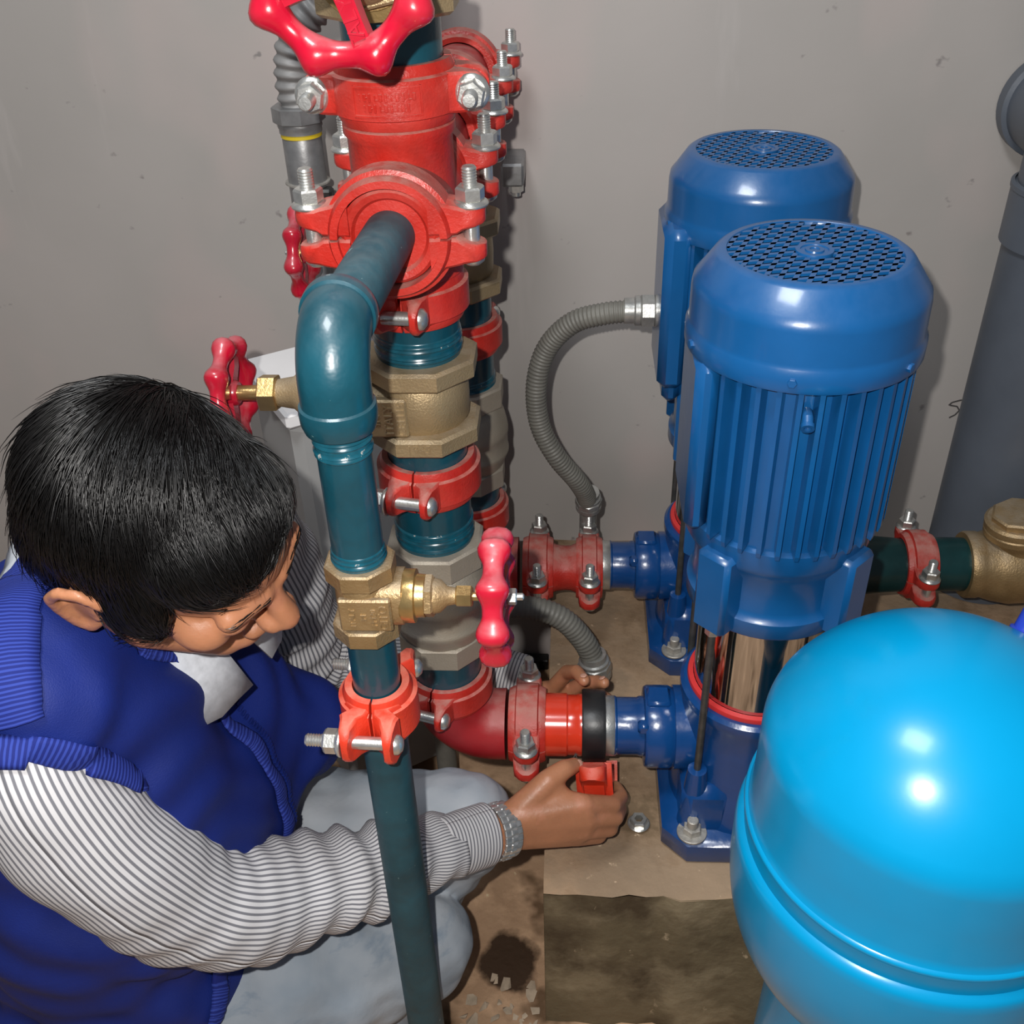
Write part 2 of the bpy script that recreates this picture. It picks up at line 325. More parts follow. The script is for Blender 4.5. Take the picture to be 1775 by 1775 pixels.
# ------------------------------------------------------------------ fittings
def thread_prof(r, z0, z1, pitch=0.0022, d=0.0007):
    n = max(2, int((z1-z0)/pitch)); pr = []
    for i in range(n):
        z = z0+(z1-z0)*i/n; pr += [(r, z), (r-d, z+(z1-z0)/n*0.5)]
    return pr+[(r, z1)]
def coupling(name, label, c, axis, e, r, mt='red', wd=0.021, thick=0.0125, bolt=1.0, group=None, cap=False, flip=1, halves=(1, -1), lugz=0.0155, ears=(1, -1), gap=0.55):
    z = Vector(axis).normalized(); x = Vector(e); x = (x-z*x.dot(z)).normalized(); y = z.cross(x)*flip
    if flip < 0: z = x.cross(y)
    t = thing(name, label, 'pipe coupling', c, Matrix((x, y, z)).transposed(), group)
    ro = r+thick; bx = ro+0.0115; tip = bx+0.0115
    for s in halves:
        b = MB()
        prof = [(r+0.0006, -wd+0.003), (r+0.0006, -wd), (ro-0.006, -wd), (ro-0.0035, -wd+0.0055), (ro-0.0035, -wd+0.008), (ro, -wd+0.0095), (ro, wd-0.0095), (ro-0.0035, wd-0.008), (ro-0.0035, wd-0.0055), (ro-0.006, wd), (r+0.0006, wd), (r+0.0006, wd-0.003)]
        n = 28; a0 = math.asin(0.0012/ro); rings = []
        for i in range(n+1):
            a = (a0+(math.pi-2*a0)*i/n)*s
            rings.append([(q*math.cos(a), q*math.sin(a), zz) for q, zz in prof])
        b.loft(rings)
        for ex in (1, -1):
            st = [(ro*0.60, 0.001, ro*0.72, wd*0.80), (ro*0.82, 0.001, ro*0.50, lugz), (ro+0.001, 0.001+0.0015*gap, 0.024, lugz), (bx-0.006, 0.001+0.0070*gap, 0.0225, lugz),
                  (bx+0.004, 0.001+0.0115*gap, 0.0215, lugz*0.90), (tip-0.002, 0.002+0.0115*gap, 0.0205, lugz*0.60), (tip, 0.003+0.0115*gap, 0.0195, lugz*0.36)]
            rr = []
            for X, y0, y1, hw in st:
                c_ = 0.0022
                rr.append([(X*ex, s*y0, -hw+c_), (X*ex, s*y0, hw-c_), (X*ex, s*(y0+c_), hw), (X*ex, s*(y1-c_), hw), (X*ex, s*y1, hw-c_), (X*ex, s*y1, -hw+c_), (X*ex, s*(y1-c_), -hw), (X*ex, s*(y0+c_), -hw)])
            b.loft(rr)
        b.v = [tuple(v) for v in b.v]
        part('housing_half', b, mt, t, 40)
    for ex in ears:
        k = bolt; B = MB()
        B.lathe([(0, -0.0285), (0.0055*k, -0.0275), (0.0092*k, -0.0245), (0.0098*k, -0.0215), (0.0062*k, -0.0212), (0.0062*k, 0.034)], (bx*ex, 0, 0), (0, 1, 0), 20, cap=False)
        B.lathe([(0.0062*k, 0.034)]+thread_prof(0.0062*k, 0.034, 0.0495)+[(0.0050*k, 0.0512), (0, 0.0514)], (bx*ex, 0, 0), (0, 1, 0), 16, cap=False)
        bo = part('bolt', B, 'zinc', t, 50)
        B = MB(); B.lathe([(0.0062*k, 0.0212), (0.0142*k, 0.0212), (0.0146*k, 0.0225), (0.0138*k, 0.0240), (0.0116*k, 0.0255)], (bx*ex, 0, 0), (0, 1, 0), 28)
        B.lathe([(0.0106*k, 0.0250), (0.0118*k, 0.0262), (0.0118*k, 0.0345), (0.0104*k, 0.0362), (0.0066*k, 0.0362)], (bx*ex, 0, 0), (0, 1, 0), 6, phase=0.3)
        part('flange_nut', B, 'zinc', bo, 30)
    if cap:
        B = MB(); B.lathe([(r-0.001, -wd*0.9), (r-0.001, wd*0.55), (r-0.004, wd*0.70), (r-0.009, wd*0.62), (r-0.0115, wd*0.45), (0, wd*0.45)], (0, 0, 0), (0, 0, 1), 48, cap=False)
        part('end_cap', B, mt, t)
    return t
def pipe(name, label, a, b2, r, mt='teal', thr=(), cat='pipe', ch=0.0015):
    a = Vector(a); b2 = Vector(b2); t = thing(name, label, cat, a)
    L = (b2-a).length; B = MB(); B.lathe([(r-ch, 0), (r, ch), (r, L*0.25), (r, L*0.5), (r, L*0.75), (r, L-ch), (r-ch, L)], (0, 0, 0), b2-a, 48); part('pipe_wall', B, mt, t)
    for s0, s1 in thr:
        B = MB(); rr = [(r*0.99, s0)]
        n = max(3, int((s1-s0)/0.0032))
        for i in range(n):
            z = s0+(s1-s0)*i/n; h = (s1-s0)/n; k = 0.0014+0.0006*math.sin(i*2.3)
            rr += [(r+0.0004, z+h*0.05), (r+k, z+h*0.45), (r+k*0.8, z+h*0.7)]
        rr += [(r*0.99, s1)]
        B.lathe(rr, (0, 0, 0), b2-a, 48, cap=False); part('threads', B, 'thread', t, 60)
    return t
RX, RY, R2Y = -0.144, 0.877, 1.19     # riser axis x, front and rear rows
HZ, SZ = 1.020, 0.377                 # header height, suction height
PR = 0.0400
def tee(label, y, up, half=(0.080, 0.080), dn=0.085):
    t = thing('grooved_tee', label, 'pipe tee', (RX, y, HZ))
    B = MB(); r = PR+0.001
    def neck(ax, L):
        B.lathe([(0.001, 0), (r+0.003, 0), (r+0.003, L-0.034), (r+0.006, L-0.030), (r+0.006, L-0.024), (r+0.001, L-0.021), (r-0.001, L-0.02), (r-0.001, L), (r-0.006, L)], (0, 0, 0), ax, 48)
    neck((0, -1, 0), half[0]); neck((0, 1, 0), half[1]); neck((0, 0, -1), dn)
    if up: neck((0, 0, 1), 0.090)
    B.sphere((0, 0, 0), r+0.0035, 32)
    part('tee_body', B, 'red', t, 40); return t
tee('red grooved tee in front of the header with riser going up', RY, True)
tee('red grooved tee at the rear of the header by the wall', 1.170, False, (0.07, 0.07))

Gc = 'red grooved couplings'
coupling('grooved_coupling', 'large dusty red coupling with two bolts under the top handwheel', (RX, RY, 1.112), (0, 0, 1), (1, 0, 0), PR, wd=0.024, flip=-1, group=Gc)
cf = coupling('grooved_coupling', 'round red coupling with end cap where the thin dark pipe leaves', (RX, 0.797, HZ), (0, -1, 0), (1, 0, 0), PR, group=Gc, cap=True)
coupling('grooved_coupling', 'red coupling just below the front tee and above the brass valve', (RX, RY, 0.937), (0, 0, 1), (-0.12, -1, 0), PR-0.001, wd=0.022, flip=-1, thick=0.0115, gap=1.0, group=Gc)
coupling('grooved_coupling', 'dusty red coupling between brass gate valve and grey check valve', (RX, RY, 0.7435), (0, 0, 1), (-0.20, -1, 0), PR, wd=0.023, flip=-1, gap=1.0, group=Gc)
coupling('grooved_coupling', 'red coupling under the grey check valve above the red elbow', (RX, RY, 0.450), (0, 0, 1), (-0.30, -1, 0), PR, wd=0.022, flip=-1, gap=1.0, group=Gc)
coupling('grooved_coupling', 'red header coupling right behind the front tee', (RX, 0.957, HZ), (0, -1, 0), (1, 0, 0), PR, group=Gc)
coupling('grooved_coupling', 'red header coupling in front of the rear tee', (RX, 1.085, HZ), (0, -1, 0), (1, 0, 0), PR, group=Gc)
coupling('grooved_coupling', 'red header coupling behind the rear tee', (RX, 1.238, HZ), (0, -1, 0), (1, 0, 0), PR, group=Gc)
coupling('grooved_coupling', 'red coupling closing the far end of the header at the wall', (RX+0.002, 1.375, HZ), (0, -1, 0), (1, 0, 0), PR, group=Gc, cap=True)
coupling('grooved_coupling', 'dusty red coupling between front elbow and short orange stub', (-0.051, RY, SZ), (1, 0, 0), (0, -1, 0), PR-0.003, wd=0.022, flip=-1, group=Gc)
coupling('grooved_coupling', 'red coupling beside the rear elbow on the suction line', (-0.047, R2Y, SZ-0.002), (1, 0, 0), (0, -1, 0), PR-0.003, wd=0.022, flip=-1, group=Gc)
coupling('grooved_coupling', 'red coupling against the blue spigot of the rear pump', (0.027, R2Y, SZ-0.002), (1, 0, 0), (0, -1, 0), PR-0.003, wd=0.019, flip=-1, group=Gc)
coupling('grooved_coupling', 'red coupling on rear riser between brass valve and check valve', (RX+0.004, R2Y, 0.752), (0, 0, 1), (-0.3, -1, 0), PR, wd=0.022, flip=-1, group=Gc)
coupling('grooved_coupling', 'red coupling low on the rear riser above its elbow', (RX+0.004, R2Y, 0.478), (0, 0, 1), (-0.3, -1, 0), PR, wd=0.024, flip=-1, group=Gc)
coupling('grooved_coupling', 'red coupling on dark green outlet pipe right of the rear pump', (0.492, R2Y, SZ+0.010), (1, 0, 0), (0, -1, 0), PR-0.003, wd=0.021, flip=-1, group=Gc)
coupling('grooved_coupling', 'bright orange red coupling on the thin bypass pipe', (-0.157, 0.60, 0.690), (0, 0, 1), (-0.05, -1, 0), 0.0198, mt='orange', wd=0.025, thick=0.0125, bolt=0.86, gap=1.0, flip=-1, group=Gc, lugz=0.021)

# cast panel on the big coupling
B = MB()
for (x0, z0, x1, z1) in ((-0.028, 0.010, 0.028, 0.0115), (-0.028, -0.0115, 0.028, -0.010), (-0.0285, -0.0115, -0.027, 0.0115), (0.027, -0.0115, 0.0285, 0.0115)):
    n = 10; rr = []
    for i in range(n+1):
        X = x0+(x1-x0)*i/n; a = X/(PR+0.0125)
        rr.append([((PR+0.0125+d)*math.sin(a), -(PR+0.0125+d)*math.cos(a), zz) for d, zz in ((-0.001, z0), (0.0009, z0), (0.0009, z1), (-0.001, z1))])
    B.loft(rr)
for row, zz in ((0, 0.0035), (1, -0.0045)):
    for k in range(11 if row == 0 else 9):
        X = -0.022+k*0.0044+(0.004 if row else 0); a = X/(PR+0.0125); R_ = PR+0.0125
        m = Matrix.Rotation(a, 3, 'Z')
        h = 0.0048+0.0008*((k*7) % 3)
        B.box(m @ Vector((0, -R_, zz)), (0.0011+0.0008*((k*5) % 3), 0.0016, h), 0.0003, m)
        if k % 2: B.box(m @ Vector((0.0012, -R_, zz+0.0016*((k % 3)-1))), (0.003, 0.0014, 0.0010), 0.0003, m)
big = [o for o in bpy.data.objects if o.get('label', '').startswith('large dusty red')][0]
pm = part('cast_panel', B, 'red', None, 30); pm.matrix_world = Matrix.Translation((RX, RY, 1.112)); 
bpy.context.view_layer.update(); mw = pm.matrix_world.copy(); pm.parent = big; pm.matrix_parent_inverse = big.matrix_world.inverted()

# pipes of the risers
def nip(label, x, y, z0, z1, thr=(), r=PR, mt='teal'): return pipe('pipe_nipple', label, (x, y, z0), (x, y, z1), r, mt, thr)
pipe('riser_pipe', 'wide teal pipe rising behind the top handwheel', (RX, RY, 1.112), (RX, RY, 1.172), PR)
nip('teal nipple between upper coupling and brass gate valve, front riser', RX, RY, 0.868, 0.937, ((0.012, 0.034),))
nip('teal nipple under the brass gate valve of the front riser', RX, RY, 0.7435, 0.800)
nip('teal threaded nipple entering the top of the front check valve', RX, RY, 0.652, 0.7435, ((0.012, 0.036),))
nip('short teal nipple under the front grey check valve', RX, RY, 0.450, 0.520)
x2 = RX+0.004
nip('teal nipple below the brass valve of the rear riser', x2, R2Y, 0.752, 0.825)
nip('teal nipple above the rear check valve', x2, R2Y, 0.665, 0.752, ((0.012, 0.03),))
nip('teal nipple under the rear check valve', x2, R2Y, 0.478, 0.545)
pipe('header_spool', 'short red header pipe between the two tees', (RX, 0.957, HZ), (RX, 1.085, HZ), PR-0.001, 'crimson')
pipe('header_spool', 'red header pipe running to the end cap by the wall', (RX, 1.238, HZ), (RX+0.001, 1.375, HZ), PR-0.001, 'crimson')
pipe('pipe_nipple', 'teal nipple between rear tee and rear brass valve', (x2, R2Y, 0.895), (RX, 1.170, 0.955), PR)

def bend(c, a0, r, R_, mt, name, label, x_dir, z_dir, lead=0.012, seg=40):
    # 90 degree elbow: starts at end of the z_dir leg and leaves along x_dir
    t = thing(name, label, 'pipe elbow', c); X = Vector(x_dir); Z = Vector(z_dir)
    pts = [Z*(R_+lead), Z*(R_+lead*0.5)]
    for i in range(0, 19):
        a = math.pi/2*i/18; pts.append(X*(R_*(1-math.cos(a))) + Z*(R_*(1-math.sin(a))))
    pts += [X*(R_+lead*0.5), X*(R_+lead)]
    B = MB(); B.tube(pts, r, seg); part('elbow_body', B, mt, t, 50); return t
bend((RX, RY, SZ), 0, PR+0.003, 0.055, 'crimson', 'grooved_elbow', 'crimson elbow at the foot of the front riser', (1, 0, 0), (0, 0, 1))
bend((x2, R2Y, SZ), 0, PR+0.003, 0.052, 'crimson', 'grooved_elbow', 'crimson elbow at the foot of the rear riser', (1, 0, 0), (0, 0, 1))
B = MB(); B.lathe([(0.036, -0.032), (0.038, -0.030), (0.038, -0.002), (0.0365, 0.0), (0.0365, 0.010), (0.0375, 0.012), (0.0375, 0.0165), (0.035, 0.018), (0.033, 0.018)], (0, 0, 0), (1, 0, 0), 48)
st = thing('pipe_stub', 'glossy orange red pipe stub next to the black gasket', 'pipe', (-0.002, RY, SZ)); part('stub_body', B, mat('glossy_orange_red', (0.70, 0.045, 0.018), 0.2, var=0.1, coat=0.4), st)
B = text_mb('K', 0.011, 0.0002, Matrix.Rotation(0.5, 3, 'Y') @ Matrix.Rotation(math.radians(62), 3, 'X'), Vector((0.010, -0.0382*math.cos(0.30)+0.0008, -0.0382*math.sin(0.30)-0.004))); part('ink_mark', B, 'ink', st, 0)
B = MB(); B.lathe([(0.036, -0.0145), (0.0425, -0.0145), (0.0435, -0.012), (0.0435, 0.010), (0.0425, 0.0135), (0.036, 0.0135), (0.036, -0.0145)], (0, 0, 0), (1, 0, 0), 48, cap=False)
g = part('rubber_gasket', B, 'rubber'); g.location = (0.029, RY, SZ); tag(g, 'black rubber gasket ring bared on the front suction line', 'gasket')
B = MB(); B.lathe([(0.036, -0.036), (0.0385, -0.032), (0.0385, -0.022), (0.034, -0.012), (0.0325, 0.0), (0.033, 0.008), (0.037, 0.018), (0.037, 0.03)], (0, 0, 0), (1, 0, 0), 48)
o = part('reducer', B, 'red'); o.location = (-0.008, R2Y, SZ-0.002); tag(o, 'waisted red reducer between two couplings of the rear suction line', 'pipe reducer')

# check valves
def check_valve(label, x, y, z0, z1, mt='nickel'):
    t = thing('check_valve', label, 'valve', (x, y, z0)); L = z1-z0
    B = MB(); r8 = 0.0535
    B.hexp(r8, (0, 0, L-0.030), (0, 0, L), 8, 0.003, math.pi/8); part('top_nut', B, mt, t, 30)
    B = MB(); B.lathe([(0.044, L-0.030), (0.047, L-0.034), (0.051, L-0.045), (0.0545, L-0.060), (0.0555, L-0.068), (0.0555, L-0.074), (0.0545, L-0.076), (0.0545, 0.056), (0.0555, 0.054), (0.0555, 0.050), (0.0525, 0.044), (0.050, 0.036), (0.046, 0.028)], (0, 0, 0), (0, 0, 1), 56); part('valve_body', B, mt, t)
    B = MB(); B.hexp(0.0515, (0, 0, 0), (0, 0, 0.030), 8, 0.003, math.pi/8); part('bottom_nut', B, mt, t, 30)
    return t
check_valve('matt grey check valve of the front riser behind the small red handwheel', RX, RY, 0.507, 0.661)
check_valve('matt grey check valve of the rear riser', x2, R2Y, 0.529, 0.682)

# handwheels and gate valves
def handwheel(parent, c, axis, R_, lobes=8, spokes=4, mt='wheel', ref=None, tube=0.0085, phase=0.0, word=None, lobephase=0.0, ax=0.95):
    m = frame(axis, ref); c = Vector(c); B = MB(); n = lobes*12; rings = []
    for i in range(n):
        a = 2*math.pi*i/n; k = (0.5+0.5*math.cos(lobes*(a-lobephase)))**1.7
        rr = R_-tube+0.0045*k*R_/0.055; tr = tube*(0.80+0.50*k)
        rings.append([m @ Vector(((rr+tr*math.cos(q))*math.cos(a), (rr+tr*math.cos(q))*math.sin(a), tr*ax*math.copysign(abs(math.sin(q))**(0.75 if ax > 1 else 1), math.sin(q))))+c for q in [2*math.pi*j/14 for j in range(14)]])
    rings.append(rings[0]); B.loft(rings, True, False)
    w_ = part('handwheel', B, mt, parent, 60)
    for s in range(spokes):
        a = 2*math.pi*s/spokes+phase; d = Vector((math.cos(a), math.sin(a), 0)); n_ = Vector((-math.sin(a), math.cos(a), 0))
        B = MB(); sw = R_*0.14
        for_r = [(R_*0.10, sw, 0.005, 0.003), (R_*0.5, sw*0.9, 0.005, 0.000), (R_-tube*1.5, sw, 0.0045, 0.000)]
        B.loft([[m @ (d*r_+n_*(-w2)+Vector((0, 0, z0-h))) + c, m @ (d*r_+n_*w2+Vector((0, 0, z0-h)))+c, m @ (d*r_+n_*w2*0.8+Vector((0, 0, z0+h)))+c, m @ (d*r_+n_*(-w2*0.8)+Vector((0, 0, z0+h)))+c] for r_, w2, h, z0 in for_r])
        if word and s == word[1]:
            mm = m @ Matrix((d, n_, Vector((0, 0, 1)))).transposed() @ Matrix.Rotation(math.pi, 3, 'Z')
            T_ = text_mb(word[0], 0.0145, 0.0012, mm, c + m @ (d*(R_*0.54)+Vector((0, 0, 0.0062)))); B.v, B.f = B.v+T_.v, B.f+[tuple(i+len(B.v) for i in f) for f in T_.f]
        part('spoke', B, mt, w_, 30)
    B = MB(); B.lathe([(R_*0.20, -0.007), (R_*0.24, -0.004), (R_*0.24, 0.005), (R_*0.19, 0.008), (0.004, 0.008)], c, m.col[2], 28); part('hub', B, mt, w_, 35)
    B = MB(); B.hexp(R_*0.135, c+m.col[2]*0.008, c+m.col[2]*0.0155, 6, 0.001); B.cyl(R_*0.06, c+m.col[2]*0.010, c+m.col[2]*0.021, 12, 0.001); part('retaining_nut', B, 'zinc', w_, 30)
    return w_
def gate_valve(label, c, bd, zt, zb, R_, rb, lens, Rw, mt='brass', words=None, sub='brassy', wheelkw={}):
    # axis vertical; bd = direction of the bonnet; zt, zb half heights of the ends; rb body radius; lens = bonnet stations
    bd = Vector(bd).normalized(); t = thing('gate_valve', label, 'valve', c)
    side = Vector((0, 0, 1)).cross(bd)
    B = MB(); h1 = (zt+zb)*0.22
    B.hexp(R_, (0, 0, zt-h1), (0, 0, zt), 8, 0.0035*rb/0.043, math.pi/8); part('end_nut', B, mt, t, 30)
    B = MB(); B.hexp(R_, (0, 0, -zb), (0, 0, -zb+h1), 8, 0.0035*rb/0.043, math.pi/8); lo = part('end_nut', B, mt, t, 30)
    B = MB(); B.lathe([(rb*0.9, -zb+h1*0.9), (rb*1.0, -zb+h1*1.25), (rb*1.02, 0), (rb*1.0, zt-h1*1.25), (rb*0.9, zt-h1*0.9)], (0, 0, 0), (0, 0, 1), 48)
    # oval chest that carries the bonnet
    hz = (zt+zb)*0.30; rings = []
    for X, k in ((0.0, 1.0), (rb*0.8, 1.0), (lens[0], 0.98), (lens[0]+0.001, 0.90)):
        ring = []
        for j in range(32):
            a = 2*math.pi*j/32; ca, sa = math.cos(a), math.sin(a)
            ring.append(bd*X + side*(rb*0.93*k*math.copysign(abs(ca)**0.7, ca)) + Vector((0, 0, hz*k*math.copysign(abs(sa)**0.7, sa))))
        rings.append(ring)
    B.loft(rings); body = part('valve_body', B, mt, t, 40)
    l0, l1, l2, l3, l4, l5 = lens
    B = MB(); B.lathe([(rb*0.93, l0-0.002), (rb*0.98, l0), (rb*0.98, l1*0.55+l0*0.45), (rb*0.80, l1*0.6+l0*0.4), (rb*0.78, l1)], (0, 0, 0), bd, 40); part('bonnet_ring', B, sub, t)
    B = MB(); B.hexp(rb*0.82, bd*(l1-0.001), bd*(l1+(l2-l1)*0.30), 6, 0.002, 0.2)
    B.lathe([(rb*0.66, l1+(l2-l1)*0.28), (rb*0.60, l1+(l2-l1)*0.5), (rb*0.36, l1+(l2-l1)*0.72), (rb*0.30, l2)], (0, 0, 0), bd, 32); part('bonnet', B, mt, t, 35)
    B = MB(); B.hexp(rb*0.42, bd*l2, bd*l3, 6, 0.0015, 0.3); part('packing_nut', B, sub, t, 30)
    B = MB(); B.cyl(rb*0.17, bd*(l3-0.002), bd*l5, 16); part('stem', B, sub, t)
    handwheel(t, bd*l4, bd, Rw, **wheelkw)
    return t, body, lo
gv, body, lo = gate_valve('brass gate valve of the front riser with lettering, handwheel to the left', (RX, RY, 0.832), (-1, 0, 0), 0.045, 0.044, 0.0575, 0.0445, (0.062, 0.085, 0.142, 0.160, 0.188, 0.200), 0.052, wheelkw=dict(phase=0.5, tube=0.0095))
# cast plate and letters on the chest, facing the room
B = MB(); B.box((-0.040, -0.0415, -0.004), (0.062, 0.010, 0.040), 0.002); pl8 = part('lettered_plate', B, 'brass', gv, 35)
mrot = Matrix.Rotation(math.pi/2, 3, 'X') 
rot90 = mrot @ Matrix.Rotation(math.pi/2, 3, 'Z')
for wd_, X, s in (('CE1115', -0.015, 0.0112), ('ITALY', -0.0265, 0.0122), ('IN', -0.0385, 0.0112), ('PN16', -0.0515, 0.0112)):
    B = text_mb(wd_, s, 0.0011, rot90, Vector((X, -0.0468, -0.004))); part('cast_letters', B, 'brass', gv, 0)
B = text_mb('1945', 0.012, 0.0009, mrot, Vector((0.0, -0.0535, -0.0335))); part('cast_letters', B, 'brass', gv, 0)
gate_valve('brass gate valve of the rear riser half hidden behind the tee', (x2, R2Y, 0.857), (-1, 0, 0), 0.046, 0.048, 0.0575, 0.0445, (0.062, 0.085, 0.142, 0.160, 0.188, 0.200), 0.052, wheelkw=dict(phase=0.5, tube=0.0095))
gv3, _, _ = gate_valve('brass gate valve at the top with crimson handwheel facing the room', (RX, RY, 1.214), (-0.03, -1, 0.0), 0.046, 0.046, 0.0575, 0.0445, (0.055, 0.072, 0.115, 0.132, 0.160, 0.172), 0.0575,
    wheelkw=dict(phase=math.radians(-73), tube=0.0105, word=('ITALY', 0), lobephase=math.pi/8, ref=(1, 0, 0)))
# bypass line
BX, BY = -0.157, 0.60
pipe('bypass_pipe', 'slim dark teal pipe from the capped tee towards the room', (RX, 0.803, HZ), (BX+0.002, BY+0.030, HZ-0.002), 0.0205, 'tealdusty')
t = thing('threaded_elbow', 'glossy teal threaded elbow turning the bypass pipe down', 'pipe elbow', (BX, BY, HZ))
pts = [(0.001, 0.046, 0), (0, 0.038, 0)]
for i in range(19):
    a = math.pi/2*i/18; pts.append((0, 0.036*(1-math.sin(a)), -0.036*(1-math.cos(a))))
pts += [(0, 0, -0.042), (0, 0, -0.052)]
B = MB(); B.tube(pts, [0.0225]*2+[0.0245]*19+[0.0245, 0.0245], 40); part('elbow_body', B, 'teal', t, 50)
B = MB(); B.lathe([(0.0235, 0.030), (0.0262, 0.032), (0.0266, 0.036), (0.0266, 0.042), (0.0252, 0.0455), (0.0205, 0.0465)], (0, 0, 0), (0, 1, 0), 44); part('collar', B, 'teal', t)
B = MB(); B.lathe([(0.0235, 0.046), (0.0262, 0.048), (0.0268, 0.052), (0.0264, 0.060), (0.0245, 0.066), (0.0198, 0.068)], (0, 0, 0), (0, 0, -1), 44); part('collar', B, 'teal', t)
pipe('bypass_pipe', 'teal bypass pipe between the threaded elbow and the small brass valve', (BX, BY, 0.832), (BX, BY, 0.956), 0.0192, 'teal', ((0.000, 0.022), (0.102, 0.122)))
gv2, _, _ = gate_valve('small lettered brass valve on the bypass pipe, stem to the right', (BX, BY, 0.8055), (1, 0, 0), 0.036, 0.034, 0.0272, 0.0212, (0.031, 0.047, 0.070, 0.083, 0.101, 0.112), 0.0475, mt='bronzedk', wheelkw=dict(phase=0.35, tube=0.0080, ax=1.22))
B = MB(); B.box((0.004, -0.0200, -0.002), (0.040, 0.006, 0.030), 0.0015); part('lettered_plate', B, 'bronzedk', gv2, 35)
for wd_, X, s in (('GITO', 0.018, 0.0098), ('PN20', 0.0105, 0.0072), ('IN', 0.003, 0.0064), ('ITALY', -0.0055, 0.0068)):
    B = text_mb(wd_, s, 0.0008, rot90, Vector((X, -0.0232, -0.003))); part('cast_letters', B, 'bronzedk', gv2, 0)
pipe('bypass_pipe', 'short teal pipe between the small brass valve and the orange coupling', (BX, BY, 0.690), (BX, BY, 0.776), 0.0192)
pipe('bypass_pipe', 'long dark teal pipe dropping to the floor in the foreground', (BX+0.001, BY, FLOOR), (BX, BY, 0.690), 0.0195, 'tealdusty')
